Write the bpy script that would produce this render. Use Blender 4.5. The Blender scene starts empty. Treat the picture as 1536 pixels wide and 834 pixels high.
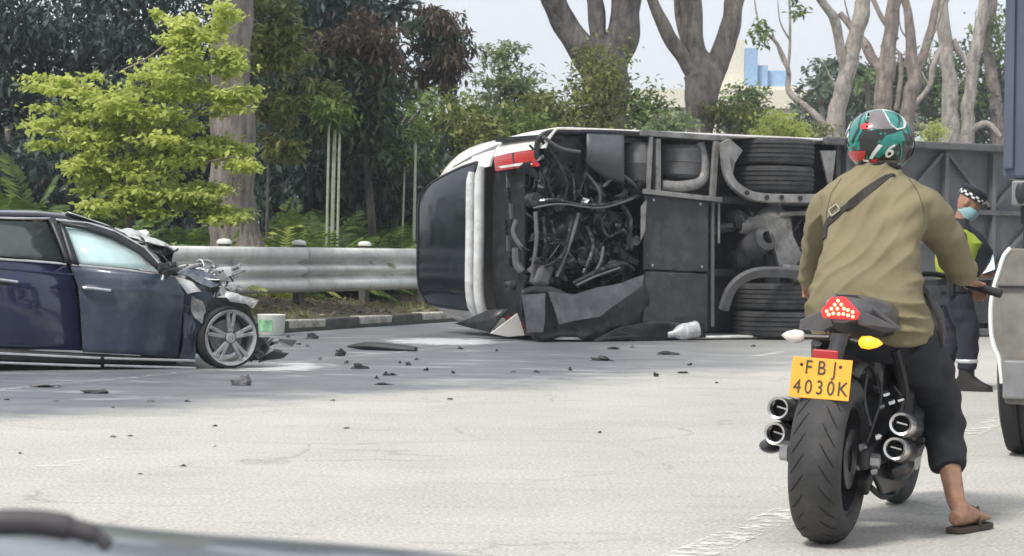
import bpy, bmesh, math, random
import numpy as np
from mathutils import Vector, Matrix, noise
random.seed(7); rng = np.random.default_rng(7)
R = math.radians; PI = math.pi
S = bpy.context.scene; COL = S.collection

# ------------------------------------------------------------------ camera
F = 3300.0                       # focal length in photo pixels (1536 wide)
CAMZ = 1.07
cam = bpy.data.cameras.new('camera'); co = bpy.data.objects.new('camera', cam); COL.objects.link(co)
cam.sensor_width = 36; cam.lens = F / 1536 * 36; cam.clip_start = .05; cam.clip_end = 6000
CM = Matrix.Rotation(PI/2 - 42/F, 3, 'X') @ Matrix.Rotation(.012, 3, 'Z')
co.rotation_euler = CM.to_euler(); co.location = (0, 0, CAMZ)
S.camera = co
cam.dof.use_dof = True; cam.dof.focus_distance = 12.0; cam.dof.aperture_fstop = 12.0

# ------------------------------------------------------------------ sky, sun, exposure
SUN_EL, SUN_AZ = R(52), R(-140)   # high sun behind thin cloud
world = bpy.data.worlds.new('World'); S.world = world; world.use_nodes = True
nt = world.node_tree; nt.nodes.clear()
def wn(t, **k):
    n = nt.nodes.new(t)
    for a, b in k.items(): setattr(n, a, b)
    return n
sky = wn('ShaderNodeTexSky', sky_type='NISHITA'); sky.sun_disc = False
sky.sun_elevation = SUN_EL; sky.sun_rotation = PI - SUN_AZ
sky.air_density = 1.0; sky.dust_density = 3.0; sky.ozone_density = 1.5
hs = wn('ShaderNodeHueSaturation'); hs.inputs['Saturation'].default_value = .3
tc = wn('ShaderNodeTexCoord'); mp = wn('ShaderNodeMapping'); mp.inputs['Scale'].default_value = (1, 1, 2.2)
nz = wn('ShaderNodeTexNoise'); nz.inputs['Scale'].default_value = 2.6; nz.inputs['Detail'].default_value = 6
cr = wn('ShaderNodeValToRGB'); cr.color_ramp.elements[0].color = (8.9, 9.5, 10.3, 1); cr.color_ramp.elements[1].color = (10.6, 11.0, 11.4, 1)
cr.color_ramp.elements[0].position = .35; cr.color_ramp.elements[1].position = .65
mx = wn('ShaderNodeMixRGB'); mx.inputs[0].default_value = .78
bg = wn('ShaderNodeBackground'); bg.inputs['Strength'].default_value = .068
wo = wn('ShaderNodeOutputWorld')
L = nt.links.new
L(sky.outputs[0], hs.inputs['Color']); L(tc.outputs['Generated'], mp.inputs[0]); L(mp.outputs[0], nz.inputs[0]); L(nz.outputs[0], cr.inputs[0])
L(hs.outputs[0], mx.inputs[1]); L(cr.outputs[0], mx.inputs[2]); L(mx.outputs[0], bg.inputs[0]); L(bg.outputs[0], wo.inputs[0])
sl = bpy.data.lights.new('sun', 'SUN'); sl.energy = 2.3; sl.angle = R(12); sl.color = (1, .96, .9)
so = bpy.data.objects.new('sun', sl); COL.objects.link(so); so.location = (0, 0, 30)
sd = Vector((math.sin(SUN_AZ)*math.cos(SUN_EL), math.cos(SUN_AZ)*math.cos(SUN_EL), math.sin(SUN_EL)))
so.rotation_euler = sd.to_track_quat('Z', 'Y').to_euler()
S.view_settings.view_transform = 'Standard'; S.view_settings.look = 'None'
S.view_settings.exposure = 0.74; S.view_settings.gamma = 1.0
S.render.engine = 'CYCLES'

# ------------------------------------------------------------------ pixel -> place helpers
def ray(px, py): return CM @ Vector(((px-768)/F, -(py-417)/F, -1))
CO = Vector((0, 0, CAMZ))
def G(px, py, z=0.0):
    d = ray(px, py); return CO + d * ((z-CAMZ)/d.z)
def at(px, py, Y):
    d = ray(px, py); return CO + d * (Y/d.y)
def onplane(px, py, p0, n):
    d = ray(px, py); return CO + d * ((Vector(p0)-CO).dot(n)/d.dot(n))
# the road frame: lane line origin, along-road and leftward directions
RA = Vector((.363, .932, 0)); RN = Vector((-.932, .363, 0)); RP = Vector((-.49, 15.0, 0))
def RF(d, s, z=0.0): return RP + RN*d + RA*s + Vector((0, 0, z))
def rail_Y(px, d):
    # depth at which the line d metres left of the lane line crosses image column px
    k = (px-768)/F; a = RP + RN*d
    s = (k*a.y - a.x)/(RA.x - k*RA.y); return a.y + RA.y*s

# ------------------------------------------------------------------ object helpers
def tag(o, label=None, cat=None, group=None, kind=None):
    if label: o['label'] = label
    if cat: o['category'] = cat
    if group: o['group'] = group
    if kind: o['kind'] = kind
    return o
def empty(name, loc=(0, 0, 0), rot=(0, 0, 0)):
    o = bpy.data.objects.new(name, None); COL.objects.link(o); o.location = loc; o.rotation_euler = rot; o.empty_display_size = .1
    return o
def link(name, me, m=None, parent=None, loc=None, rot=None, scale=None):
    o = bpy.data.objects.new(name, me); COL.objects.link(o)
    if m is not None and len(me.materials) == 0:
        for q in (m if isinstance(m, (list, tuple)) else [m]): me.materials.append(q)
    if parent: o.parent = parent
    if loc is not None: o.location = loc
    if rot is not None: o.rotation_euler = rot
    if scale is not None: o.scale = scale
    return o
def frames(pts, up=None):
    pts = [Vector(p) for p in pts]; n = len(pts); T = []
    for i in range(n):
        a = pts[max(i-1, 0)]; b = pts[min(i+1, n-1)]; t = (b-a)
        T.append(t.normalized() if t.length > 1e-9 else Vector((0, 0, 1)))
    u = Vector(up) if up else (Vector((0, 0, 1)) if abs(T[0].z) < .9 else Vector((1, 0, 0)))
    X = []
    for i in range(n):
        u = u - T[i]*u.dot(T[i])
        if u.length < 1e-6: u = T[i].orthogonal()
        u = u.normalized(); X.append((u, T[i].cross(u)))
    return pts, X
def spline(pts, n=6):
    P = [Vector(p) for p in pts]; out = []
    for i in range(len(P)-1):
        a = P[max(i-1, 0)]; b = P[i]; c = P[i+1]; d = P[min(i+2, len(P)-1)]
        for k in range(n):
            t = k/n
            out.append(.5*((2*b)+(c-a)*t+(2*a-5*b+4*c-d)*t*t+(3*b-a-3*c+d)*t**3))
    out.append(P[-1]); return out
class MB:
    def __init__(s): s.v = []; s.f = []; s.mi = []
    def add(s, vs, fs, m=0):
        b = len(s.v); s.v += [tuple(v) for v in vs]; s.f += [tuple(b+i for i in f) for f in fs]; s.mi += [m]*len(fs); return s
    def box(s, c, size, M=None, m=0, taper=1.0):
        c = Vector(c); x, y, z = [q/2 for q in size]; vs = []
        for k in (-1, 1):
            tp = taper if k > 0 else 1
            for (i, j) in ((-1, -1), (1, -1), (1, 1), (-1, 1)):
                p = Vector((i*x*tp, j*y*tp, k*z)); vs.append(c + (M @ p if M else p))
        return s.add(vs, [(3, 2, 1, 0), (4, 5, 6, 7), (0, 1, 5, 4), (1, 2, 6, 5), (2, 3, 7, 6), (3, 0, 4, 7)], m)
    def bar(s, a, b, w, h, up=(0, 0, 1), m=0):
        a = Vector(a); b = Vector(b); d = b-a; y = d.normalized(); z = Vector(up); z = z - y*z.dot(y)
        if z.length < 1e-5: z = y.orthogonal()
        z.normalize(); x = y.cross(z); M = Matrix((x, y, z)).transposed()
        return s.box((a+b)/2, (w, d.length, h), M, m)
    def tube(s, pts, r, n=8, cap=True, up=None, m=0, flat=1.0):
        pts, X = frames(pts, up); k = len(pts)
        rr = r if isinstance(r, (list, tuple)) else [r]*k
        vs = []
        for i in range(k):
            for j in range(n):
                a = 2*PI*j/n; vs.append(pts[i] + X[i][0]*math.cos(a)*rr[i] + X[i][1]*math.sin(a)*rr[i]*flat)
        fs = [(i*n+j, i*n+(j+1) % n, (i+1)*n+(j+1) % n, (i+1)*n+j) for i in range(k-1) for j in range(n)]
        if cap: fs += [tuple(range(n-1, -1, -1)), tuple((k-1)*n+j for j in range(n))]
        return s.add(vs, fs, m)
    def loft(s, rings, n=16, cap=True, m=0, pw=1.0):
        # ring = (centre, xvec, yvec) ; pw<1 gives squarer rings
        vs = []
        for c, x, y in rings:
            c = Vector(c); x = Vector(x); y = Vector(y)
            for j in range(n):
                a = 2*PI*j/n; ca, sa = math.cos(a), math.sin(a)
                ca = math.copysign(abs(ca)**pw, ca); sa = math.copysign(abs(sa)**pw, sa)
                vs.append(c + x*ca + y*sa)
        k = len(rings)
        fs = [(i*n+j, i*n+(j+1) % n, (i+1)*n+(j+1) % n, (i+1)*n+j) for i in range(k-1) for j in range(n)]
        if cap: fs += [tuple(range(n-1, -1, -1)), tuple((k-1)*n+j for j in range(n))]
        return s.add(vs, fs, m)
    def lathe(s, prof, n=24, M=None, m=0, close=False):
        # prof (r, z) about local z
        M = M or Matrix(); vs = []
        for r, z in prof:
            for j in range(n):
                a = 2*PI*j/n; vs.append(M @ Vector((r*math.cos(a), r*math.sin(a), z)))
        k = len(prof); rngk = range(k) if close else range(k-1)
        fs = [(i*n+j, i*n+(j+1) % n, ((i+1) % k)*n+(j+1) % n, ((i+1) % k)*n+j) for i in rngk for j in range(n)]
        return s.add(vs, fs, m)
    def grid(s, fn, nu, nv, m=0):
        vs = [fn(i/nu, j/nv) for i in range(nu+1) for j in range(nv+1)]
        w = nv+1
        return s.add(vs, [(i*w+j, (i+1)*w+j, (i+1)*w+j+1, i*w+j+1) for i in range(nu) for j in range(nv)], m)
    def prism(s, poly, ex, m=0):
        # poly: 3D points (planar), ex: extrusion vector
        n = len(poly); ex = Vector(ex); a = [Vector(p) for p in poly]; b = [p+ex for p in a]
        return s.add(a+b, [tuple(range(n-1, -1, -1)), tuple(range(n, 2*n))] + [(i, (i+1) % n, n+(i+1) % n, n+i) for i in range(n)], m)
    def ball(s, c, r, nu=12, nv=8, M=None, m=0):
        c = Vector(c); r = Vector(r) if not isinstance(r, (int, float)) else Vector((r, r, r))
        vs = []; fs = []
        for i in range(nv+1):
            th = PI*i/nv
            for j in range(nu):
                a = 2*PI*j/nu; p = Vector((r.x*math.sin(th)*math.cos(a), r.y*math.sin(th)*math.sin(a), r.z*math.cos(th)))
                vs.append(c + (M @ p if M else p))
        for i in range(nv):
            for j in range(nu): fs.append((i*nu+j, (i+1)*nu+j, (i+1)*nu+(j+1) % nu, i*nu+(j+1) % nu))
        return s.add(vs, fs, m)
    def mesh(s, name, smooth=False, merge=True, sharp=None):
        me = bpy.data.meshes.new(name); me.from_pydata(s.v, [], s.f)
        if any(s.mi): me.polygons.foreach_set('material_index', s.mi)
        bm = bmesh.new(); bm.from_mesh(me)
        if merge: bmesh.ops.remove_doubles(bm, verts=bm.verts, dist=1e-5)
        bmesh.ops.recalc_face_normals(bm, faces=bm.faces); bm.to_mesh(me); bm.free()
        if smooth:
            me.polygons.foreach_set('use_smooth', [True]*len(me.polygons))
            if sharp: me.set_sharp_from_angle(angle=R(sharp))
        me.update(); return me
    def build(s, name, m, parent=None, smooth=False, bevel=0, sharp=40, loc=None, rot=None, thick=0):
        o = link(name, s.mesh(name, smooth, sharp=sharp if smooth else None), m, parent, loc, rot)
        if thick:
            q = o.modifiers.new('solid', 'SOLIDIFY'); q.thickness = thick; q.offset = 0
        if bevel:
            q = o.modifiers.new('bevel', 'BEVEL'); q.width = bevel; q.segments = 2; q.limit_method = 'ANGLE'
        return o
def rotM(axis, deg): return Matrix.Rotation(R(deg), 3, axis)
def T4(loc, M3=None): return Matrix.Translation(Vector(loc)) @ (M3.to_4x4() if M3 else Matrix())
def remesh(mb, voxel, smooth=3, name='body'):
    me = mb.mesh(name, merge=False); o = bpy.data.objects.new('tmp', me); COL.objects.link(o)
    r = o.modifiers.new('r', 'REMESH'); r.mode = 'VOXEL'; r.voxel_size = voxel; r.use_smooth_shade = True
    q = o.modifiers.new('s', 'SMOOTH'); q.iterations = smooth; q.factor = .5
    dg = bpy.context.evaluated_depsgraph_get(); out = bpy.data.meshes.new_from_object(o.evaluated_get(dg))
    bpy.data.objects.remove(o); out.name = name
    out.polygons.foreach_set('use_smooth', [True]*len(out.polygons)); return out
def text_mesh(txt, size, depth=.0, bold=0.0, space=1.0):
    cu = bpy.data.curves.new('lettering', 'FONT'); cu.body = txt; cu.size = size; cu.extrude = depth; cu.offset = bold
    cu.align_x = 'CENTER'; cu.align_y = 'CENTER'; cu.space_character = space
    o = bpy.data.objects.new('tmp', cu); COL.objects.link(o)
    dg = bpy.context.evaluated_depsgraph_get(); me = bpy.data.meshes.new_from_object(o.evaluated_get(dg))
    bpy.data.objects.remove(o); return me
def displace(me, fn):
    n = len(me.vertices); a = np.empty(n*3); me.vertices.foreach_get('co', a); a = a.reshape(-1, 3)
    nr = np.empty(n*3); me.vertices.foreach_get('normal', nr); nr = nr.reshape(-1, 3)
    d = np.array([fn(Vector(p)) for p in a]); a += nr*d[:, None]
    me.vertices.foreach_set('co', a.ravel()); me.update()

# ------------------------------------------------------------------ materials
def M_(name, c, rough=.6, metal=0.0, var=.12, vscale=6.0, bump=.0, bscale=40.0, c2=None, coat=0.0, spec=.5, emit=None, estr=0, alpha=1, trans=0, streak=None, coord='Object', bdist=.02, dirt=None, dscale=3.0, damt=.5):
    m = bpy.data.materials.new(name); m.use_nodes = True; t = m.node_tree; b = t.nodes['Principled BSDF']
    N = t.nodes.new; K = t.links.new
    b.inputs['Roughness'].default_value = rough; b.inputs['Metallic'].default_value = metal
    b.inputs['Specular IOR Level'].default_value = spec
    if coat: b.inputs['Coat Weight'].default_value = coat; b.inputs['Coat Roughness'].default_value = .06
    if trans: b.inputs['Transmission Weight'].default_value = trans
    if alpha < 1: b.inputs['Alpha'].default_value = alpha
    c = tuple(c)
    tcn = N('ShaderNodeTexCoord'); src = tcn.outputs[coord]
    if streak:
        mpn = N('ShaderNodeMapping'); mpn.inputs['Scale'].default_value = streak; K(src, mpn.inputs[0]); src = mpn.outputs[0]
    if var or c2:
        n = N('ShaderNodeTexNoise'); n.inputs['Scale'].default_value = vscale; n.inputs['Detail'].default_value = 5; n.inputs['Roughness'].default_value = .6
        K(src, n.inputs[0])
        r = N('ShaderNodeValToRGB'); K(n.outputs[0], r.inputs[0])
        a = c2 if c2 else tuple(max(0, x*(1-var*1.6)) for x in c); e = c if c2 else tuple(x*(1+var) for x in c)
        r.color_ramp.elements[0].position = .36; r.color_ramp.elements[1].position = .64
        r.color_ramp.elements[0].color = (*a, 1); r.color_ramp.elements[1].color = (*e, 1)
        outc = r.outputs[0]
        if dirt:
            n2 = N('ShaderNodeTexNoise'); n2.inputs['Scale'].default_value = dscale; n2.inputs['Detail'].default_value = 7; n2.inputs['Roughness'].default_value = .7
            K(tcn.outputs[coord], n2.inputs[0])
            r2 = N('ShaderNodeValToRGB'); r2.color_ramp.elements[0].position = .5; r2.color_ramp.elements[1].position = .68; r2.color_ramp.elements[1].color = (damt, damt, damt, 1)
            K(n2.outputs[0], r2.inputs[0])
            mm = N('ShaderNodeMixRGB'); K(r2.outputs[0], mm.inputs[0]); K(outc, mm.inputs[1]); mm.inputs[2].default_value = (*dirt, 1); outc = mm.outputs[0]
        K(outc, b.inputs['Base Color'])
        rr = N('ShaderNodeMapRange'); rr.inputs[3].default_value = max(.02, rough-.1); rr.inputs[4].default_value = min(1, rough+.1); K(n.outputs[0], rr.inputs[0]); K(rr.outputs[0], b.inputs['Roughness'])
    else: b.inputs['Base Color'].default_value = (*c, 1)
    if bump:
        n3 = N('ShaderNodeTexNoise'); n3.inputs['Scale'].default_value = bscale; n3.inputs['Detail'].default_value = 4; K(src, n3.inputs[0])
        bp = N('ShaderNodeBump'); bp.inputs['Strength'].default_value = bump; bp.inputs['Distance'].default_value = bdist
        K(n3.outputs[0], bp.inputs['Height']); K(bp.outputs[0], b.inputs['Normal'])
    if emit: b.inputs['Emission Color'].default_value = (*emit, 1); b.inputs['Emission Strength'].default_value = estr
    return m
def leafmat(name, cols, trans=.35, rough=.5):
    m = bpy.data.materials.new(name); m.use_nodes = True; t = m.node_tree; N = t.nodes.new; K = t.links.new
    b = t.nodes['Principled BSDF']; b.inputs['Roughness'].default_value = rough; b.inputs['Specular IOR Level'].default_value = .35
    g = N('ShaderNodeNewGeometry'); r = N('ShaderNodeValToRGB'); r.color_ramp.interpolation = 'LINEAR'
    tcn = N('ShaderNodeTexCoord'); n = N('ShaderNodeTexNoise'); n.inputs['Scale'].default_value = 1.6; n.inputs['Detail'].default_value = 3; K(tcn.outputs['Object'], n.inputs[0])
    ma = N('ShaderNodeMath'); ma.operation = 'MULTIPLY_ADD'; K(g.outputs['Random Per Island'], ma.inputs[0]); ma.inputs[1].default_value = .55
    mb_ = N('ShaderNodeMath'); mb_.operation = 'MULTIPLY_ADD'; K(n.outputs[0], mb_.inputs[0]); mb_.inputs[1].default_value = 1.3; mb_.inputs[2].default_value = -.42
    K(mb_.outputs[0], ma.inputs[2]); K(ma.outputs[0], r.inputs[0])
    el = r.color_ramp.elements
    while len(el) < len(cols): el.new(.5)
    for i, c in enumerate(cols): el[i].position = i/(len(cols)-1); el[i].color = (*c, 1)
    K(r.outputs[0], b.inputs['Base Color'])
    tr = N('ShaderNodeBsdfTranslucent'); K(r.outputs[0], tr.inputs['Color']); mxs = N('ShaderNodeMixShader'); mxs.inputs[0].default_value = trans
    K(b.outputs[0], mxs.inputs[1]); K(tr.outputs[0], mxs.inputs[2]); K(mxs.outputs[0], t.nodes['Material Output'].inputs[0])
    return m
def bark(name, c, c2, scale=3.0):
    return M_(name, c, .9, var=.3, vscale=scale, c2=c2, bump=1.0, bscale=7.0, streak=(1.9, 1.9, .5), dirt=tuple(x*.5 for x in c2), dscale=2.6, damt=.75, bdist=.07)
black = M_('black_plastic', (.018, .019, .022), .45)
rubber = M_('rubber', (.022, .022, .024), .8, bump=.2, bscale=60)
chrome = M_('chrome', (.72, .72, .73), .16, 1.0, var=.1)
steel = M_('steel', (.42, .42, .43), .38, 1.0, var=.15)
# ------------------------------------------------------------------ the setting: ground, road, verge, kerb, markings
def roadmat():
    m = bpy.data.materials.new('road_surface'); m.use_nodes = True; t = m.node_tree; N = t.nodes.new; K = t.links.new
    b = t.nodes['Principled BSDF']; tcn = N('ShaderNodeTexCoord'); src = tcn.outputs['Object']
    def noi(scale, det=5, sc=None, rough=.6):
        n = N('ShaderNodeTexNoise'); n.inputs['Scale'].default_value = scale; n.inputs['Detail'].default_value = det; n.inputs['Roughness'].default_value = rough
        if sc:
            q = N('ShaderNodeMapping'); q.inputs['Scale'].default_value = sc; K(src, q.inputs[0]); K(q.outputs[0], n.inputs[0])
        else: K(src, n.inputs[0])
        return n.outputs[0]
    def ramp(x, a, b_, ca=(0, 0, 0, 1), cb=(1, 1, 1, 1)):
        r = N('ShaderNodeValToRGB'); r.color_ramp.elements[0].position = a; r.color_ramp.elements[1].position = b_; r.color_ramp.elements[0].color = ca; r.color_ramp.elements[1].color = cb; K(x, r.inputs[0]); return r.outputs[0]
    def mix(f, a, c, typ='MIX'):
        q = N('ShaderNodeMixRGB'); q.blend_type = typ
        for i, x in enumerate((f, a, c)):
            if isinstance(x, (float, int)): q.inputs[i].default_value = x
            elif isinstance(x, tuple): q.inputs[i].default_value = x
            else: K(x, q.inputs[i])
        return q.outputs[0]
    def mth(op, a, c=0.0):
        q = N('ShaderNodeMath'); q.operation = op
        for i, x in enumerate((a, c)):
            if isinstance(x, (float, int)): q.inputs[i].default_value = x
            else: K(x, q.inputs[i])
        return q.outputs[0]
    dry = mix(ramp(noi(.9, 6), .3, .7), (.385, .37, .335, 1), (.51, .49, .445, 1))
    # thin dark hairline streaks across the lane and pale scuffs
    dry = mix(mth('MULTIPLY', ramp(noi(1.1, 5, (1.6, 9, 1)), .55, .68), .6), dry, (.27, .265, .25, 1))
    dry = mix(mth('MULTIPLY', ramp(noi(1.7, 3, (1.2, 10, 1)), .62, .72), .5), dry, (.56, .55, .53, 1))
    vo = N('ShaderNodeTexVoronoi'); vo.feature = 'DISTANCE_TO_EDGE'; vo.inputs['Scale'].default_value = .75
    wq = N('ShaderNodeMixRGB'); wq.blend_type = 'ADD'; wq.inputs[0].default_value = .55; K(src, wq.inputs[1]); nn_ = N('ShaderNodeTexNoise'); nn_.inputs['Scale'].default_value = 1.6; nn_.inputs['Detail'].default_value = 7; K(src, nn_.inputs[0]); K(nn_.outputs['Color'], wq.inputs[2]); K(wq.outputs[0], vo.inputs[0])
    ck = mth('MULTIPLY', mth('SUBTRACT', 1.0, ramp(vo.outputs['Distance'], .004, .016)), ramp(noi(.6, 3), .48, .6))
    dry = mix(mth('MULTIPLY', ck, .65), dry, (.16, .155, .145, 1))
    # darker wheel paths, drips and scuffs
    dry = mix(mth('MULTIPLY', ramp(noi(.35, 5, (1, .35, 1)), .48, .68), .35), dry, (.30, .295, .28, 1))
    dry = mix(mth('MULTIPLY', ramp(noi(5.5, 3), .66, .72), .5), dry, (.22, .215, .21, 1))
    dry = mix(.42, dry, mix(ramp(noi(55, 3), .35, .65), (.16, .155, .14, 1), (.66, .64, .59, 1)))
    # soot, ash and extinguisher residue stain: everything beyond a ragged line
    sp = N('ShaderNodeSeparateXYZ'); K(src, sp.inputs[0])
    # line through (-2.93,12.6) and (2.57,19.6): normal (-.786,.618)
    d = mth('ADD', mth('MULTIPLY', mth('ADD', sp.outputs[0], 2.93), -.786), mth('MULTIPLY', mth('ADD', sp.outputs[1], -12.6), .618))
    d = mth('ADD', d, mth('MULTIPLY', mth('ADD', noi(.55, 6, None, .7), -.5), 4.2))
    d = mth('ADD', d, mth('MULTIPLY', mth('ADD', noi(3.0, 4, (1, 3, 1)), -.5), .9))
    st = ramp(mth('MULTIPLY', d, .3), -.0, .42)
    # the stain fades out towards the right along the bus
    rt = mth('SUBTRACT', 1.0, ramp(mth('MULTIPLY', mth('ADD', mth('ADD', sp.outputs[0], mth('MULTIPLY', noi(.8, 4), 2.4)), -1.2), .2), .15, .9))
    st = mth('MULTIPLY', st, mth('ADD', mth('MULTIPLY', rt, .8), .2))
    wet = mix(ramp(noi(1.2, 6, (1, 2.2, 1)), .35, .68), (.085, .092, .105, 1), (.17, .182, .20, 1))
    wet = mix(mth('MULTIPLY', ramp(noi(.9, 6, (1, 2.6, 1)), .57, .68), .8), wet, (.42, .43, .44, 1))
    wet = mix(.25, wet, mix(noi(80, 2), (.03, .03, .035, 1), (.34, .35, .37, 1)))
    # white extinguisher powder by the wrecked wheel and beside the bus tail
    def blob(cx, cy, rx, ry):
        dx = mth('MULTIPLY', mth('ADD', sp.outputs[0], -cx), 1/rx); dy = mth('MULTIPLY', mth('ADD', sp.outputs[1], -cy), 1/ry)
        q = mth('SUBTRACT', 1.0, mth('ADD', mth('MULTIPLY', dx, dx), mth('MULTIPLY', dy, dy))); q = mth('ADD', q, mth('MULTIPLY', mth('ADD', noi(3.2, 6, (1, 1.6, 1), .7), -.55), 2.6)); return ramp(q, .25, .6)
    pa = G(400, 549); pb2 = G(665, 512)
    pw = mth('MAXIMUM', blob(pa.x, pa.y, .8, 1.1), blob(pb2.x, pb2.y, .9, 1.3))
    wet = mix(mth('MULTIPLY', pw, .8), wet, (.66, .67, .67, 1))
    colr = mix(st, dry, wet); K(colr, b.inputs['Base Color'])
    rg = mth('SUBTRACT', .82, mth('MULTIPLY', st, .36)); K(rg, b.inputs['Roughness'])
    bp = N('ShaderNodeBump'); bp.inputs['Strength'].default_value = .35; bp.inputs['Distance'].default_value = .01; K(noi(70, 3), bp.inputs['Height']); K(bp.outputs[0], b.inputs['Normal'])
    return m
def quadsheet(name, d0, d1, s0, s1, nd, ns, hf, m, kind='structure', parent=None):
    mb = MB(); mb.grid(lambda a, b: RF(d0+(d1-d0)*a, s0+(s1-s0)*b, hf(d0+(d1-d0)*a, s0+(s1-s0)*b)), nd, ns)
    o = mb.build(name, m, parent, smooth=True, sharp=60)
    if kind: tag(o, kind=kind)
    return o
earth = M_('earth', (.10, .085, .055), .95, c2=(.045, .055, .022), vscale=1.2, bump=.6, bscale=12, dirt=(.14, .13, .09), dscale=5)
grassy = M_('rough_grass_soil', (.085, .075, .045), .95, c2=(.045, .042, .028), vscale=3.2, bump=1.0, bscale=25, dirt=(.20, .16, .12), dscale=8, damt=.9)
gm = MB(); gm.grid(lambda a, b: Vector(((a-.5)*900, -60+b*900, -.05)), 6, 6)
tag(gm.build('ground', earth), kind='structure')
quadsheet('road', -14, 6.7, -40, 260, 8, 60, lambda d, s: 0.0, roadmat())
def vh(d, s):
    n = noise.noise(Vector((d*.6, s*.4, 3))) * .06
    if d < 7.3: return .12 + (d-6.8)*.22 + n*.4
    return .23 + min(d-7.3, 12)*.10 + n
quadsheet('verge', 6.8, 70, -40, 230, 90, 160, vh, grassy)
def sd_of_(px, py): return (at(px, py, rail_Y(px, 6.83)) - RP).dot(RA)
# kerb of alternating dark and white painted stones
kerb_d = M_('kerb_dark', (.075, .072, .066), .9, bump=.4, bscale=30, dirt=(.16, .15, .13))
kerb_w = M_('kerb_white', (.50, .48, .43), .85, bump=.4, bscale=30, dirt=(.09, .085, .07), dscale=5, damt=.95)
kb = MB(); kb.prism([RF(6.72, -39.9, -.04), RF(6.95, -39.9, -.04), RF(6.95, -39.9, .07), RF(6.72, -39.9, .05)], RA*299)
kerb = tag(kb.build('kerb', kerb_d), kind='structure')
ks = MB(); ks.box((0, 0, .075), (.20, 1.03, .15)); ksm = ks.mesh('kerb_stone')
ksd = ksm.copy(); ksd.materials.append(kerb_d); ksw = ksm.copy(); ksw.materials.append(kerb_w)
ang = math.atan2(RA.y, RA.x) - PI/2
s_k = sd_of_(452, 488)
for i in range(-8, 30):
    s = s_k + i*1.05; p = RF(6.83 + random.uniform(-.008, .008), s, .0)
    o = link('kerb_stone', ksd if i % 2 else ksw, None, kerb, p, (random.uniform(-.02, .02), random.uniform(-.03, .03), ang + random.uniform(-.02, .02)))
    q = o.modifiers.new('bevel', 'BEVEL'); q.width = .02; q.segments = 2
# worn painted lane lines
def paintmat(lo=.47, hi=.55):
    m = bpy.data.materials.new('worn_paint'); m.use_nodes = True; t = m.node_tree; N = t.nodes.new; K = t.links.new; b = t.nodes['Principled BSDF']
    tcn = N('ShaderNodeTexCoord'); n = N('ShaderNodeTexNoise'); n.inputs['Scale'].default_value = 11; n.inputs['Detail'].default_value = 8; n.inputs['Roughness'].default_value = .75; K(tcn.outputs['Object'], n.inputs[0])
    r = N('ShaderNodeValToRGB'); r.color_ramp.elements[0].position = lo; r.color_ramp.elements[1].position = hi; K(n.outputs[0], r.inputs[0])
    b.inputs['Base Color'].default_value = (.78, .77, .73, 1); b.inputs['Roughness'].default_value = .7; K(r.outputs[0], b.inputs['Alpha']); return m
paint = paintmat(.46, .62); faint = paintmat(.50, .72)
def dash(d, s0, s1, w=.14, z=.004, m=None):
    mb = MB(); mb.grid(lambda a, b: RF(d-w/2+w*a, s0+(s1-s0)*b, z), 2, 6)
    tag(mb.build('lane_marking', m or paint), kind='structure')
def sd_of(px, py):
    p = G(px, py) - RP; return p.dot(RN), p.dot(RA)
d1, sA = sd_of(1180, 770); _, sB = sd_of(1040, 834)
dash(d1, sB-1.0, sA+.15, .17)
_, sC = sd_of(1440, 652); _, sD = sd_of(1490, 632); dash(d1, sC, sD+1.5, .15)
dash(d1, sD+7, sD+10); dash(d1, sD+16, sD+19)
_, a1 = sd_of(90, 707); _, a2 = sd_of(215, 689); dash(0, a1, a2, m=faint)
_, b1 = sd_of(655, 612); _, b2 = sd_of(775, 598); dash(0, b1, b2, m=faint)
for k in range(3): dash(0, b1+8.5*(k+1), b2+8.5*(k+1))
dash(3.42, -25, 120, .13, m=faint)
# ------------------------------------------------------------------ guard rail
galv = M_('galvanised_steel', (.68, .68, .65), .5, .12, var=.10, vscale=3, dirt=(.25, .25, .23), dscale=4, damt=.35, bump=.05)
white_cap = M_('post_cap_paint', (.7, .7, .66), .7, dirt=(.3, .28, .22))
GD = 7.6
gr = tag(empty('guard_rail', RF(GD, 0, .25)), 'long galvanised steel crash barrier with three ribs behind the kerb', 'guard rail')
g0 = RF(GD, 0, .25)
prof = []
zc = [(0, .61, .0), (1, .605, .05), (1, .575, .07), (1, .53, .075), (1, .47, .07), (1, .435, .02), (1, .40, -.01), (1, .375, .02), (1, .345, .062), (1, .315, .07), (1, .28, .062), (1, .25, .02), (1, .225, -.01), (1, .19, .02), (1, .155, .07), (1, .09, .075), (1, .045, .065), (1, .01, .03), (1, .0, .0)]
zc = [(y*1.5, z) for _, z, y in zc]
nsec = 24
for k in range(nsec):
    s0 = -8 + k*4.2; s1 = s0 + 4.28; mb = MB(); off = .004*(k % 2)
    vs = []
    for s in (s0, s1):
        for y, z in zc: vs.append(RF(GD-y-off, s, .46+z) - g0)
    n = len(zc); mb.add(vs, [(i, i+1, n+i+1, n+i) for i in range(n-1)])
    mb.build('beam', galv, gr, smooth=True, sharp=50, thick=.004)
pb = MB(); pb.box((0, 0, .33), (.10, .15, 1.06)); pbm = pb.mesh('post'); pbm.materials.append(M_('shaded_weathered_post', (.10, .095, .085), .8, dirt=(.05, .045, .04)))  # weathered steel, colour darkened to paint in the shade under the beam
cb = MB(); cb.lathe([(.095, 0), (.098, .02), (.09, .045), (.06, .062), (.0, .068)], 14); cbm = cb.mesh('post_cap', True); cbm.materials.append(white_cap)
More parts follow.
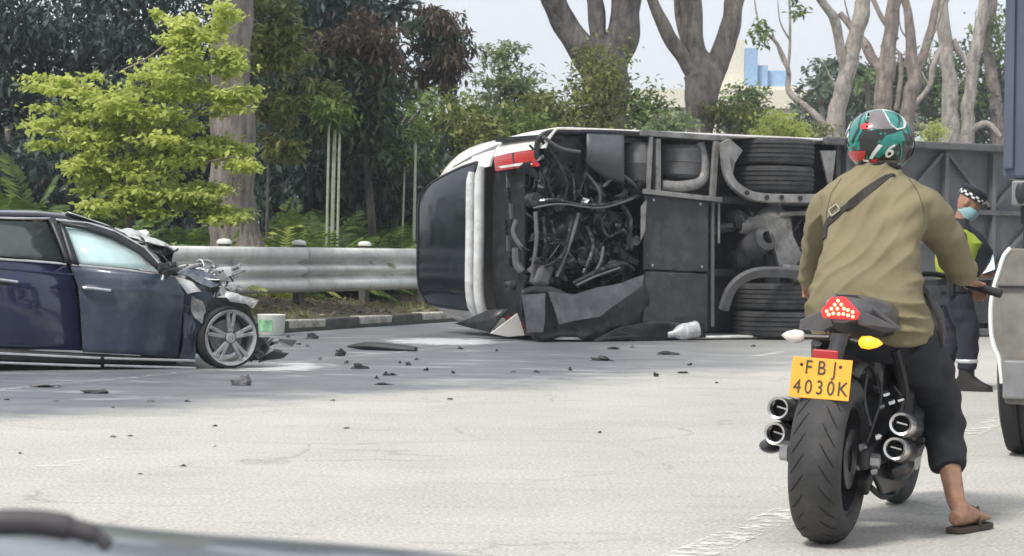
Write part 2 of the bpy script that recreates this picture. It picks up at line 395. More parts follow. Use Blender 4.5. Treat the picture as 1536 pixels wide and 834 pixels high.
bo = MB(); bo.lathe([(.03, 0), (.028, .012), (.0, .018)], 8, T4((0, 0, 0), rotM('Y', 90))); bom = bo.mesh('bolt', True); bom.materials.append(steel)
pk = (G(345, 368) , ) ; s_ref = (at(345, 368, rail_Y(345, GD)) - RP).dot(RA)
for k in range(-10, 40):
    s = s_ref + k*2.1
    if s < -8 or s > 92: continue
    p = RF(GD+.09, s, .25) - g0
    o = link('post', pbm, None, gr, p, (0, 0, ang)); c = link('post_cap', cbm, None, o, (0, 0, .855))
    link('bolt', bom, None, gr, RF(GD-.018, s+.03, .46+.405) - g0, (0, 0, ang+PI/2-PI/2))
# ------------------------------------------------------------------ vegetation
def leaf_arrays(cl, size, aspect=.45, droop=.3, flat=.5, nsub=14, subr=.28):
    """cl: list of (centre, (rx,ry,rz), count) -> vertex and quad arrays of leaf-sized faces gathered in clumps"""
    V = []
    for c, r, n in cl:
        c = np.array(c); r = np.array(r); k = max(3, int(nsub))
        d = rng.normal(size=(k, 3)); d /= np.linalg.norm(d, axis=1)[:, None]
        sub = d * (rng.random((k, 1))**.45)
        idx = rng.integers(0, k, n)
        off = rng.normal(size=(n, 3)) * subr; off[:, 2] *= flat
        p = sub[idx] + off
        P = c + p*r
        a = rng.random(n)*2*PI; el = rng.normal(size=n)*.5 - droop
        fw = np.stack([np.cos(a)*np.cos(el), np.sin(a)*np.cos(el), np.sin(el)], 1)
        up = np.stack([rng.normal(size=n)*.45, rng.normal(size=n)*.45, np.ones(n)], 1)
        sd = np.cross(fw, up); sd /= np.linalg.norm(sd, axis=1)[:, None] + 1e-9
        s = size*(.6 + .8*rng.random((n, 1)))
        nn = np.cross(sd, fw)
        q = np.stack([P, P + fw*s*.5 + sd*s*aspect*.5 + nn*s*.08, P + fw*s - nn*s*.1, P + fw*s*.5 - sd*s*aspect*.5 + nn*s*.08], 1)
        V.append(q.reshape(-1, 3))
    return np.concatenate(V)
def quads_mesh(name, V, m):
    me = bpy.data.meshes.new(name); n = len(V); f = n//4
    me.vertices.add(n); me.vertices.foreach_set('co', V.astype(np.float32).ravel())
    me.loops.add(n); me.loops.foreach_set('vertex_index', np.arange(n, dtype=np.int32))
    me.polygons.add(f); me.polygons.foreach_set('loop_start', np.arange(0, n, 4, dtype=np.int32)); me.polygons.foreach_set('loop_total', np.full(f, 4, np.int32))
    me.materials.append(m); me.update(); me.validate(); return me
def pc(px, py, Y, rx, ry, rd, n):
    """a foliage cluster: centre and radii in photo pixels at depth Y, radius in depth rd in metres"""
    s = F/Y; return (at(px, py, Y), (rx/s, rd, ry/s), n)
def limb(mb, pts, Y, n=10, lean=0.0, thin=.92):
    """a limb from pixel points (px, py, width_px) at depth Y; lean moves the tip away in metres"""
    P = []; Rr = []
    k = len(pts)
    for i, (x, y, w) in enumerate(pts): P.append(at(x, y, Y + lean*i/(k-1))); Rr.append(w/2*Y/F*thin)
    SP = spline(P, 5); RRs = []
    for i in range(k-1):
        for j in range(5): RRs.append(Rr[i]+(Rr[i+1]-Rr[i])*j/5)
    RRs.append(Rr[-1])
    for i, p in enumerate(SP):
        q = Vector((noise.noise(p*1.3), noise.noise(p*1.3+Vector((9, 0, 0))), 0)); SP[i] = p + q*RRs[i]*.35
        RRs[i] *= 1 + .14*noise.noise(p*2.1+Vector((0, 5, 0)))
    mb.tube(SP, RRs, n)
LM = {
 'lime': leafmat('leaf_lime', [(.27, .32, .09), (.44, .51, .13), (.62, .68, .19), (.78, .82, .34)], .6),
 'mid': leafmat('leaf_mid', [(0.042, 0.079, 0.026), (0.094, 0.154, 0.042), (0.169, 0.244, 0.057), (0.304, 0.364, 0.094)], .35),
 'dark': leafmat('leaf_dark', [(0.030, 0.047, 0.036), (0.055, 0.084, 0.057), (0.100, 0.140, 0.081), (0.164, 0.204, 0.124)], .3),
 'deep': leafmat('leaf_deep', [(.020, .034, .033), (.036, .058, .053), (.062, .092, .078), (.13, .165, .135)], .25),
 'olive': leafmat('leaf_olive', [(0.069, 0.084, 0.026), (0.135, 0.156, 0.048), (0.222, 0.243, 0.069), (0.323, 0.338, 0.120)], .35),
 'brown': leafmat('leaf_brown', [(.055, .05, .038), (.10, .078, .058), (.155, .11, .08), (.17, .155, .10)], .3),
 'pale': leafmat('leaf_pale', [(0.092, 0.129, 0.067), (0.167, 0.217, 0.104), (0.254, 0.317, 0.154), (0.379, 0.429, 0.254)], .4),
 'fern': leafmat('leaf_fern', [(0.054, 0.094, 0.029), (0.104, 0.164, 0.044), (0.184, 0.264, 0.064), (0.284, 0.364, 0.114)], .45),
}
BK = {'grey': bark('bark_grey', (.27, .235, .21), (.13, .112, .10)), 'dark': bark('bark_dark', (.17, .15, .14), (.075, .068, .065)), 'pale': bark('bark_pale', (.44, .40, .36), (.24, .21, .185)), 'warm': bark('bark_warm', (.32, .27, .235), (.16, .125, .11))}
stemm = M_('pale_stem', (.42, .44, .36), .8, c2=(.28, .3, .2), vscale=8)
def plant(name, label, cat, base, crown=None, lm='mid', size=.12, stems=None, bk='grey', group=None, **kw):
    o = tag(empty(name, base), label, cat, group)
    b = Vector(base)
    if stems:
        mb = MB(); stems(mb); mb.v = [tuple(Vector(v)-b) for v in mb.v]
        mb.build('trunk', BK.get(bk, stemm), o, smooth=True, sharp=80)
    if crown:
        V = leaf_arrays(crown, size, **kw) - np.array(base)
        link('crown' if cat == 'tree' else 'foliage', quads_mesh('foliage', V, LM[lm]), None, o)
    return o
def rowpos(px, d): return rail_Y(px, d)
def gbase(px, Y, dz=0):
    p = at(px, 375, Y); dd = (p-RP).dot(RN); ss = (p-RP).dot(RA); p.z = vh(dd, ss) + dz if dd > 6.8 else 0; return p
def trunk_pts(px, Y, w): 
    b = gbase(px, Y); d = b - CO; v = CM.inverted() @ d; return (768 + v.x/-v.z*F, 417 - v.y/-v.z*F, w)
def ppx(p):
    v = CM.inverted() @ (Vector(p)-CO); return 768 + v.x/-v.z*F, 417 - v.y/-v.z*F

# the big grey trunk on the left verge
Y = rowpos(350, 9.9)
def st(mb):
    b = trunk_pts(356, Y, 100)
    limb(mb, [(b[0], b[1]+6, 104), (355, 330, 84), (352, 250, 74), (349, 120, 68), (346, 0, 64), (345, -130, 58), (340, -260, 44)], Y, 14)
    limb(mb, [(345, -100, 40), (300, -190, 30), (230, -280, 16)], Y, 8, 1.5); limb(mb, [(345, -130, 40), (400, -220, 28), (470, -300, 14)], Y, 8, -1)
plant('roadside_tree', 'thick straight grey trunk rising behind the yellow-green young tree', 'tree', gbase(356, Y), [pc(340, -330, Y, 330, 90, 3, 3500)], 'mid', .22, st, 'grey', 'old trees along the verge', nsub=26)
# the yellow-green young tree in front of it
Y = rowpos(215, 8.9)
lime = [pc(330, 38, Y, 52, 34, .5, 520), pc(285, 65, Y, 55, 45, .5, 620), pc(350, 90, Y, 45, 40, .5, 420), pc(300, 120, Y, 85, 40, .6, 900), pc(345, 150, Y, 45, 26, .4, 420),
        pc(90, 120, Y, 60, 20, .4, 420), pc(130, 160, Y, 90, 26, .5, 640), pc(70, 190, Y, 42, 15, .35, 230), pc(200, 150, Y, 100, 55, .7, 1300), pc(65, 218, Y, 35, 9, .3, 120),
        pc(160, 205, Y, 80, 24, .5, 620), pc(255, 200, Y, 85, 40, .6, 1000), pc(330, 235, Y, 55, 34, .5, 760), pc(210, 245, Y, 90, 36, .6, 900), pc(150, 262, Y, 50, 34, .5, 560), pc(250, 285, Y, 100, 40, .6, 1000), pc(190, 310, Y, 70, 36, .6, 600), pc(310, 310, Y, 60, 30, .5, 500), pc(235, 25, Y, 14, 14, .2, 60)]
def st(mb):
    b = trunk_pts(195, Y, 16)
    limb(mb, [b, (193, 330, 13), (190, 250, 11), (200, 180, 9), (240, 100, 7), (300, 40, 4)], Y, 8)
    limb(mb, [(190, 250, 7), (140, 205, 5), (70, 195, 2)], Y, 6, -.2); limb(mb, [(195, 215, 7), (270, 185, 5), (345, 140, 2)], Y, 6, .2)
    limb(mb, [(200, 180, 6), (150, 140, 4), (80, 118, 2)], Y, 6, .3); limb(mb, [(190, 260, 6), (270, 250, 4), (350, 235, 2)], Y, 6, -.3)
    limb(mb, [(185, 105, 4), (225, 85, 4), (265, 50, 3)], Y, 6)
plant('young_tree', 'young tree with bright yellow-green layered foliage before the thick grey trunk', 'tree', gbase(195, Y), [(a, b, int(n*1.55)) for a, b, n in lime], 'lime', .092, st, 'warm', aspect=.62, nsub=11, flat=.5, subr=.2, droop=.15)
# dark trees on the left
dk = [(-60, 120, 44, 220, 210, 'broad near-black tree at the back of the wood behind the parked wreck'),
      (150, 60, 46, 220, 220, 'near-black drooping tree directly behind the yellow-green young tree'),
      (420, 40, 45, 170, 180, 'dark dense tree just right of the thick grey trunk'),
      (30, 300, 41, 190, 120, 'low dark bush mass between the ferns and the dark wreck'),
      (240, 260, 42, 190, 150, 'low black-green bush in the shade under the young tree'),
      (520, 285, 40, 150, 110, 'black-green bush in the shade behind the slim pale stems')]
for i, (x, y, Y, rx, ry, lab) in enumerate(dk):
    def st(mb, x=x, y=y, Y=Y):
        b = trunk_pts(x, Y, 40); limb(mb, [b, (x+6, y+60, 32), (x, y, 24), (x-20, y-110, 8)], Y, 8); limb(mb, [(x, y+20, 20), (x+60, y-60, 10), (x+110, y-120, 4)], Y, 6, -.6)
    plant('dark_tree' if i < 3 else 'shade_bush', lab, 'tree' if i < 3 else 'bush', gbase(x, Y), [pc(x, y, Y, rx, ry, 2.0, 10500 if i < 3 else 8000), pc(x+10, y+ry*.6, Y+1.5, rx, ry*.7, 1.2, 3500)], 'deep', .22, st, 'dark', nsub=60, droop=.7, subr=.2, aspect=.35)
# layered tree right of the trunk with a rust-brown top
Y = 37.5
def st(mb):
    b = trunk_pts(560, Y, 14); limb(mb, [b, (555, 300, 13), (548, 200, 11), (535, 110, 8), (530, 40, 4)], Y, 8)
    for (x, y, x2, y2) in ((550, 200, 440, 150), (545, 170, 610, 120), (540, 130, 460, 95), (552, 220, 470, 190), (550, 230, 620, 200)): limb(mb, [(x, y, 6), ((x+x2)/2, (y+y2)/2-8, 4), (x2, y2, 2)], Y, 6)
o = plant('layered_tree', 'grey-green tree with tiered drooping leaves and a rust-brown top', 'tree', gbase(560, Y),
      [pc(470, 115, Y, 75, 26, .8, 900), pc(540, 130, Y, 75, 40, .9, 1300), pc(460, 165, Y, 70, 26, .8, 850), pc(560, 190, Y, 62, 40, .9, 1100), pc(500, 90, Y, 60, 30, .8, 800), pc(590, 235, Y, 40, 40, .8, 700), pc(505, 195, Y, 75, 22, .8, 700)], 'dark', .20, st, 'dark', aspect=.3, droop=.75, nsub=16, flat=.4)
V = leaf_arrays([pc(535, 55, Y, 52, 36, .7, 900), pc(575, 80, Y, 34, 40, .6, 500), pc(500, 75, Y, 36, 22, .5, 380)], .18, .3, .7) - np.array(gbase(560, Y))
tag(link('rusty_leaves', quads_mesh('foliage', V, LM['brown']), None, o), 'rust-brown dry leaves at the top of the crown')
plant('leafy_tree', 'loose olive-green branch spray hanging beside the thick grey trunk', 'tree', gbase(405, 35), [pc(405, 40, 35, 45, 50, .7, 700), pc(425, 90, 35, 45, 30, .6, 500), pc(480, 140, 34.5, 50, 20, .6, 420), pc(410, 160, 35, 40, 34, .6, 450), pc(430, 215, 35, 40, 24, .6, 350), pc(400, 10, 35, 50, 24, .6, 350)], 'olive', .15,
      lambda mb: (limb(mb, [trunk_pts(400, 35, 6), (402, 250, 5), (405, 130, 4), (415, 20, 3)], 35, 7), limb(mb, [(404, 170, 5), (440, 150, 4), (500, 135, 2)], 35, 6)), 'dark', aspect=.5, flat=.5)
plant('tall_dark_tree', 'tall black-green treetop beyond the rust-brown crown', 'tree', gbase(500, 50), [pc(490, 15, 50, 120, 60, 1.5, 2600), pc(420, 60, 50, 90, 60, 1.5, 1800), pc(530, 160, 48, 80, 90, 1.3, 2600)], 'deep', .26, lambda mb: limb(mb, [trunk_pts(500, 50, 22), (498, 150, 16), (495, 0, 8)], 50, 8), 'dark', nsub=40, droop=.5)
# slender trees against the sky
Y = 46
plant('slender_tree', 'slender tree with narrow grey-brown crown standing alone against the sky', 'tree', gbase(662, Y),
      [pc(655, 40, Y, 34, 28, .7, 520), pc(668, 75, Y, 36, 28, .7, 560), pc(655, 105, Y, 34, 24, .6, 420), pc(672, 130, Y, 24, 26, .5, 260), pc(650, 20, Y, 22, 14, .5, 160)], 'brown', .2, lambda mb: (limb(mb, [trunk_pts(663, Y, 11), (663, 240, 9), (664, 150, 7), (660, 80, 5), (655, 15, 2)], Y, 7), limb(mb, [(662, 130, 4), (680, 100, 3), (692, 80, 1)], Y, 5), limb(mb, [(662, 110, 4), (645, 80, 3), (635, 50, 1)], Y, 5)), 'dark', aspect=.3, droop=.9, nsub=14)
V = leaf_arrays([pc(660, 60, Y, 42, 48, .7, 1000), pc(650, 25, Y, 30, 20, .5, 300)], .17, .35, .6) - np.array(gbase(662, Y))
link('crown', quads_mesh('foliage', V, LM['dark']), None, bpy.data.objects['slender_tree'])
Y = 50
plant('feathery_tree', 'feathery pale green tree thinning out against the sky above the bus tail', 'tree', gbase(760, Y),
      [pc(758, 80, Y, 36, 30, .8, 420), pc(745, 125, Y, 50, 30, .9, 620), pc(780, 125, Y, 40, 30, .9, 500), pc(755, 165, Y, 62, 30, 1, 800), pc(800, 165, Y, 45, 30, 1, 500)], 'pale', .16, lambda mb: (limb(mb, [trunk_pts(760, Y, 9), (760, 250, 7), (758, 150, 5), (756, 60, 2)], Y, 6), limb(mb, [(759, 180, 4), (735, 140, 3), (715, 110, 1)], Y, 5), limb(mb, [(759, 170, 4), (785, 130, 3), (805, 100, 1)], Y, 5)), 'grey', aspect=.35, droop=.3, nsub=26, subr=.2)
# shrubs and small trees filling the verge behind the bus
shr = [(650, 200, 44, 60, 60, 'mid', .17, 1500, 'green shrub under the slender lone tree'),
       (705, 205, 43, 60, 50, 'olive', .16, 1300, 'olive shrub beneath the feathery pale tree'),
       (770, 190, 47, 62, 34, 'mid', .16, 1300, 'green shrub just above the roof corner of the bus'),
       (830, 170, 49, 62, 52, 'olive', .17, 1500, 'olive-green shrub left of the dark forked trunk'),
       (905, 135, 44.5, 44, 66, 'olive', .13, 1900, 'upright olive shrub climbing in front of the dark forked trunk'),
       (975, 165, 54, 40, 46, 'mid', .17, 900, 'green shrub between the two big forked trunks'),
       (1000, 185, 52, 44, 24, 'pale', .16, 600, 'pale speckled shrub at the foot of the second forked trunk'),
       (1105, 185, 60, 50, 30, 'olive', .18, 1000, 'dull olive shrub between second forked trunk and lime bush'),
       (1175, 190, 58, 46, 26, 'lime', .16, 1100, 'lime-yellow bush showing above the bus wheels'),
       (1120, 150, 75, 40, 24, 'mid', .22, 600, 'green shrub below the cream building'),
       (1215, 200, 66, 40, 20, 'olive', .18, 500, 'small olive bush left of the leaning pale trunk'),
       (1400, 195, 80, 20, 24, 'lime', .18, 300, 'small lime shrub beside the rider helmet among pale trunks'),
       (620, 255, 41, 44, 70, 'mid', .16, 1500, 'green shrub at the end of the rail by the bus tail'),
       (470, 130, 43, 60, 40, 'olive', .16, 500, 'olive shrub high behind the slim pale stems')]
for x, y, Y, rx, ry, lm, sz, n, lab in shr[:-1]:
    def st(mb, x=x, y=y, Y=Y, rx=rx, ry=ry):
        for q in (-.5, 0, .45): limb(mb, [trunk_pts(x+q*rx*.4, Y, 5), (x+q*rx*.6, y+ry*.5, 4), (x+q*rx, y-ry*.5, 1.5)], Y, 5)
    plant('shrub', lab, 'shrub', gbase(x, Y), [pc(x, y, Y, rx, ry, 1.0, n), pc(x, y+ry*1.1, Y, rx*.9, ry*.8, .9, n//2)], lm, sz, st, 'warm', 'shrubs on the verge', nsub=26, droop=.3, flat=.7)
# big forked trees behind the bus
Y = rowpos(925, 11.2)
def st(mb):
    b = trunk_pts(925, Y, 90)
    limb(mb, [b, (917, 250, 66), (914, 190, 60), (914, 150, 64), (912, 112, 68), (928, 65, 54), (937, 20, 50), (943, -30, 48), (960, -120, 40)], Y, 14)
    limb(mb, [(908, 135, 44), (884, 92, 46), (856, 45, 42), (831, 0, 40), (800, -60, 34), (770, -120, 28)], Y, 12, -.8)
    limb(mb, [(908, 100, 34), (898, 55, 30), (892, 10, 30), (888, -30, 26), (875, -120, 18)], Y, 10, .8)
plant('rain_tree', 'dark forked tree with two massive limbs behind the bus tail', 'tree', gbase(925, Y), [pc(890, -210, Y, 300, 80, 4, 3500)], 'mid', .28, st, 'dark', 'old trees along the verge', nsub=26)
Y = rowpos(1050, 11.2)
def st(mb):
    b = trunk_pts(1048, Y, 80)
    limb(mb, [b, (1048, 240, 52), (1047, 195, 42), (1051, 150, 54), (1053, 115, 64), (1040, 78, 36), (1037, 40, 34), (1035, 0, 36), (1030, -120, 28)], Y, 14)
    limb(mb, [(1060, 130, 36), (1076, 96, 38), (1092, 45, 35), (1103, 0, 34), (1112, -40, 32), (1130, -140, 26)], Y, 12, .8)
    limb(mb, [(1040, 112, 28), (1022, 82, 26), (997, 42, 22), (978, 0, 17), (965, -30, 15), (935, -120, 12)], Y, 10, -.8)
    limb(mb, [(1030, 70, 14), (1018, 30, 12), (1016, -10, 10)], Y, 8, .5)
plant('rain_tree', 'grey tree forking into three upright limbs above the middle of the bus', 'tree', gbase(1048, Y), [pc(1050, -210, Y, 300, 80, 4, 3500)], 'mid', .28, st, 'grey', 'old trees along the verge', nsub=26)
# the row of pale trunks to the right
rows = [
 (1252, 11.0, 'pale', 'pale trunk leaning right with a thin curved branch towards the building', [[(1252, 230, 44), (1250, 195, 34), (1262, 140, 32), (1278, 80, 30), (1292, 20, 30), (1305, -40, 26)], [(1268, 120, 18), (1255, 40, 18), (1238, 10, 16), (1215, -25, 14)], [(1246, 200, 16), (1215, 165, 13), (1184, 138, 11), (1182, 105, 9), (1165, 65, 7), (1140, 40, 4), (1132, 0, 3)], [(1182, 105, 6), (1185, 60, 5), (1184, -10, 4)]]),
 (1325, 11.2, 'warm', 'warm grey trunk forking behind the rider helmet', [[(1325, 250, 40), (1325, 170, 32), (1328, 110, 34), (1335, 60, 28), (1342, 0, 26), (1350, -60, 22)], [(1322, 110, 20), (1300, 70, 18), (1285, 50, 14), (1260, 20, 12)], [(1345, 60, 12), (1322, 25, 10), (1305, -10, 8)]]),
 (1362, 11.6, 'warm', 'reddish grey trunk with a Y fork right of the rider helmet', [[(1350, 230, 36), (1360, 170, 28), (1370, 120, 28), (1366, 60, 20), (1358, 0, 16), (1350, -50, 14)], [(1374, 110, 18), (1392, 60, 16), (1404, 10, 14), (1412, -40, 12)], [(1345, 165, 10), (1352, 110, 10), (1350, 80, 8)]]),
 (1425, 11.4, 'pale', 'tallest smooth pale trunk standing upright behind the bus', [[(1426, 260, 44), (1424, 200, 34), (1426, 140, 30), (1418, 80, 28), (1412, 20, 26), (1406, -50, 24)], [(1418, 60, 14), (1400, 100, 12), (1394, 130, 10), (1370, 160, 9)], [(1428, 60, 16), (1448, 90, 12), (1456, 110, 8)]]),
 (1450, 11.8, 'pale', 'thin pale trunk touching the tallest smooth trunk', [[(1446, 260, 34), (1450, 200, 26), (1456, 130, 24), (1466, 70, 22), (1476, 10, 22), (1485, -50, 18)], [(1448, 200, 16), (1480, 185, 12), (1500, 205, 9)]]),
 (1490, 11.3, 'warm', 'reddish trunk beside the blue-grey truck box', [[(1500, 250, 34), (1496, 180, 26), (1488, 120, 24), (1482, 60, 18), (1490, 0, 16), (1500, -50, 14)]]),
 (1395, 13.5, 'pale', 'low curving pale trunk bending out from behind the rider helmet', [[(1420, 250, 26), (1405, 215, 20), (1380, 190, 18), (1368, 160, 14), (1376, 130, 10)]]),
]
for px, d, bk, lab, limbs in rows:
    Y = rowpos(px, d)
    def st(mb):
        for i, l in enumerate(limbs):
            l = list(l)
            if i == 0: l[0] = trunk_pts(l[0][0], Y, l[0][2]*1.1)
            limb(mb, l, Y, 10, random.uniform(-.6, .6) if i else 0, .8)
    st0 = st
    def st(mb, st0=st0, limbs=limbs, Y=Y):
        st0(mb)
        for q in range(5):
            l = limbs[q % len(limbs)]; x, y, w = l[random.randrange(1, len(l))]
            if y < 5 or y > 150: continue
            d = random.choice((-1, 1)); limb(mb, [(x, y, 4), (x+d*random.uniform(8, 16), y-random.uniform(15, 30), 2.6), (x+d*random.uniform(14, 34), y-random.uniform(45, 80), 1.2)], Y, 5, random.uniform(-.5, .5))
    plant('pale_tree', lab, 'tree', gbase(px, Y), [pc(limbs[0][-1][0], -170, Y, 150, 60, 3, 900)] + ([pc(1142, 48, Y, 16, 22, .6, 130), pc(1192, 14, Y, 14, 16, .5, 80)] if px == 1252 else [pc(1492, 50, Y, 22, 46, .9, 420)] if px == 1490 else []), 'mid', .24, st, bk, 'old trees along the verge', nsub=16)
# foliage behind that row
for x, y, Y, rx, ry, lm, n, lab in [(1250, 150, 100, 50, 60, 'dark', 1500, 'dark tree behind the leaning pale trunk'), (1330, 150, 105, 60, 70, 'dark', 1900, 'dark tree behind the warm grey fork'), (1400, 140, 108, 60, 70, 'mid', 1700, 'green tree between the reddish fork and tallest pale trunk'), (1465, 150, 110, 60, 90, 'dark', 2000, 'dark tree behind the thin pale trunk'), (1520, 120, 112, 60, 110, 'mid', 1500, 'green tree partly covered by the truck box')]:
    plant('background_tree', lab, 'tree', gbase(x, Y), [pc(x, y, Y, rx, ry, 2.2, n)], lm, .42 if n > 600 else .26, lambda mb: limb(mb, [trunk_pts(x, Y, 9 if n > 200 else 2), (x, y+ry, 8 if n > 200 else 2), (x, y-ry*.5, 3 if n > 200 else 1)], Y, 6), 'dark', 'trees beyond the verge', nsub=34, droop=.4)
# palms
def frond(out, base, dirv, length, wid, droop, nl=26):
    base = Vector(base); d = Vector(dirv).normalized(); P = []
    for i in range(nl+1):
        t = i/nl; P.append(base + d*length*t + Vector((0, 0, -droop*length*t*t)))
    for i in range(1, nl):
        t = i/nl; a = (P[i+1]-P[i-1]).normalized(); sd = a.cross(Vector((0, 0, 1))).normalized(); ln = wid*(math.sin(PI*min(1, t*.93+.07))**.6)
        for s in (-1, 1):
            q = (sd*s*.85 + a*.55 + Vector((0, 0, -.35+random.uniform(-.15, .15)))).normalized()*ln; w = a*wid*.06
            out += [P[i]-w, P[i]+q*.55-w*1.6, P[i]+q, P[i]+q*.55+w*1.6]
    for i in range(nl):
        w = Vector((0, 0, wid*.02)); out += [P[i]-w, P[i+1]-w, P[i+1]+w, P[i]+w]
def palm(px, py, Y, span, n, lab, lm, trunkpx=8):
    c = at(px, py, Y); base = gbase(px, Y); o = tag(empty('palm', base), lab, 'palm', 'palms beyond the verge'); s = F/Y
    mb = MB(); limb(mb, [trunk_pts(px, Y, trunkpx*1.3), (px+3, (py+300)/2, trunkpx), (px, py, trunkpx*.8)], Y, 8); mb.v = [tuple(Vector(v)-base) for v in mb.v]; mb.build('trunk', BK['grey'], o, smooth=True)
    me_out = None
    for k in range(n):
        out = []; a = 2*PI*k/n + random.uniform(-.3, .3); el = random.uniform(-.1, 1.0)
        frond(out, c-base, (math.cos(a)*math.cos(el), math.sin(a)*math.cos(el), math.sin(el)), span/s*random.uniform(.8, 1.1), span/s*.3, random.uniform(.35, .8))
        link('frond', quads_mesh('frond', np.array([tuple(v) for v in out]), LM[lm]), None, o)
palm(1262, 95, 85, 46, 16, 'dark green palm crown behind the leaning pale trunk', 'dark')
palm(1232, 130, 88, 40, 14, 'dark palm between the building and the leaning pale trunk', 'dark')
palm(1300, 110, 90, 44, 14, 'palm showing between the leaning trunk and the warm grey fork', 'mid')
palm(590, 15, 48, 62, 16, 'dark palm top hanging over the gap left of the slender lone tree', 'deep')
palm(612, 130, 52, 70, 16, 'pale palm between the rust-brown crown and the slender lone tree', 'pale')
palm(545, 235, 42, 70, 12, 'dark low palm in the shade beside the slim pale stems', 'dark')
# slim pale stems (saplings tied upright)
for x, y0, y1, w, Y, lab in [(492, 175, 372, 4.5, 33.5, 'slim pale bare stem, first of three beside the thick grey trunk'), (500, 185, 372, 6.5, 33.8, 'stoutest of three pale stems standing together in the ferns'), (508, 190, 372, 4.5, 33.5, 'slim pale bare stem, third of three in the ferns'), (622, 205, 376, 5, 35.5, 'thin pale stake beside the overturned bus tail'), (605, 250, 372, 3.5, 37, 'thin faint stem behind the stake by the bus tail')]:
    o = tag(empty('sapling', gbase(x, Y)), lab, 'sapling', 'slim pale stems in the undergrowth'); b = gbase(x, Y); mb = MB()
    limb(mb, [trunk_pts(x-3, Y, w), (x, (y0+y1)/2, w), (x+2, y0, w*.8)], Y, 7); mb.v = [tuple(Vector(v)-b) for v in mb.v]; mb.build('stem', stemm, o, smooth=True)
    V = leaf_arrays([pc(x, y0-14, Y, 26, 20, .4, 130)], .17, .3, .5) - np.array(b); link('foliage', quads_mesh('foliage', V, LM['mid']), None, o)
# ferns: one set of fronds per variant, copied
def fern_meshes(k, lm):
    ms = []
    for q in range(k):
        out = []
        for i in range(17):
            a = random.uniform(0, 2*PI); el = random.uniform(.3, 1.3)
            frond(out, (0, 0, 0), (math.cos(a)*math.cos(el), math.sin(a)*math.cos(el), math.sin(el)), random.uniform(.6, 1.0), .15, random.uniform(.25, .7), 30)
        ms.append(quads_mesh('fronds', np.array([tuple(v) for v in out]), LM[lm]))
    return ms
fm = fern_meshes(4, 'fern') + fern_meshes(2, 'mid') + fern_meshes(1, 'lime')
spots = []
for i in range(46): spots.append((random.uniform(395, 640), random.uniform(8.5, 11.5), random.uniform(1.2, 2.4)))
for i in range(34): spots.append((random.uniform(-20, 320), random.uniform(8.6, 12), random.uniform(1.2, 1.9)))
for i in range(12): spots.append((random.uniform(-10, 110), random.uniform(9.8, 12.5), random.uniform(2.2, 3.0)))
for i in range(10): spots.append((random.uniform(400, 620), random.uniform(10.5, 13), random.uniform(1.8, 2.4)))
for x, d, sc in spots:
    Y = rail_Y(x, d); b = gbase(x, Y, -.03)
    if x > 380: lab, grp = 'green fern with arching fronds behind the rail right of the thick trunk', 'ferns right of the thick trunk'
    else: lab, grp = 'green fern behind the rail around the foot of the young tree', 'ferns around the young tree'
    o = tag(empty('fern', b, (0, 0, random.uniform(0, 6))), lab, 'fern', grp); o.scale = (sc, sc, sc*random.uniform(.8, 1.1))
    link('fronds', random.choice(fm), None, o)
# rough grass along the verge edge
gv = []
N_ = 7000
d = 6.95 + rng.random(N_)**1.6*2.2; s = 6 + rng.random(N_)*34
for a, b in zip(d, s):
    if noise.noise(Vector((a*1.1, b*.9, 1))) < .02: continue
    p = RF(a, b, vh(a, b)); h = random.uniform(.04, .13); t = random.uniform(0, 2*PI); w = Vector((math.cos(t), math.sin(t), 0))*.008; q = Vector((random.uniform(-.05, .05), random.uniform(-.05, .05), h))
    gv += [p-w, p+w, p+q*.6+w*.7, p+q]
lv = []
for k in range(2600):
    a = 6.95+random.random()**1.3*2.6; b = random.uniform(8, 32); p = RF(a, b, vh(a, b)+random.uniform(.004, .03)); t = random.uniform(0, 6.3); q = random.uniform(.02, .06); u = Vector((math.cos(t), math.sin(t), random.uniform(-.3, .5)))*q; w = Vector((-math.sin(t), math.cos(t), random.uniform(-.3, .5)))*q*.6; lv += [p-u, p+w, p+u, p-w]
tag(link('leaf_litter', quads_mesh('leaf_litter', np.array([tuple(v) for v in lv]), leafmat('litter', [(.05, .04, .025), (.12, .08, .05), (.22, .17, .12), (.34, .30, .24)], .1))), 'dry brown leaf litter on the verge behind the kerb', 'leaf litter', kind='stuff')
tag(link('verge_grass', quads_mesh('verge_grass', np.array([tuple(v) for v in gv]), LM['olive'])), 'short dry grass on the verge under the rail', 'grass', kind='stuff')
# ------------------------------------------------------------------ the far building
cream = M_('cream_render', (.72, .68, .56), .85, var=.06); bluep = M_('blue_cladding', (.30, .45, .66), .6, var=.08); dimw = M_('dim_window', (.12, .15, .18), .2)
Y = 150; s = F/Y
def bb(name, x0, y0, x1, y1, m, par, dep=8.0, yo=0.0):
    a = at(x0, y1, Y+yo) - bo_; c = at(x1, y0, Y+yo) - bo_; mb = MB(); mb.box(((a.x+c.x)/2, yo+dep/2, (a.z+c.z)/2), (abs(c.x-a.x), dep, abs(c.z-a.z))); return mb.build(name, m, par)
bo_ = at(1120, 375, Y); bo_.z = 0
bd = tag(empty('building', bo_), 'cream building with bright blue panels on its roof beyond the trees', 'building')
bb('wall', 960, 160, 1350, 420, cream, bd, 14); bb('parapet', 955, 137, 1352, 160, cream, bd, 15, -.5)
bb('roof_tower', 1085, 60, 1117, 137, cream, bd, 6, 1); bb('blue_panel', 1117, 72, 1137, 130, bluep, bd, 5, .8)
bb('blue_panel', 1137, 98, 1152, 130, bluep, bd, 5, 1.2); bb('blue_panel', 1152, 106, 1182, 137, bluep, bd, 5, 1.6); bb('roof_ledge', 1080, 130, 1205, 137, cream, bd, 7, .2)
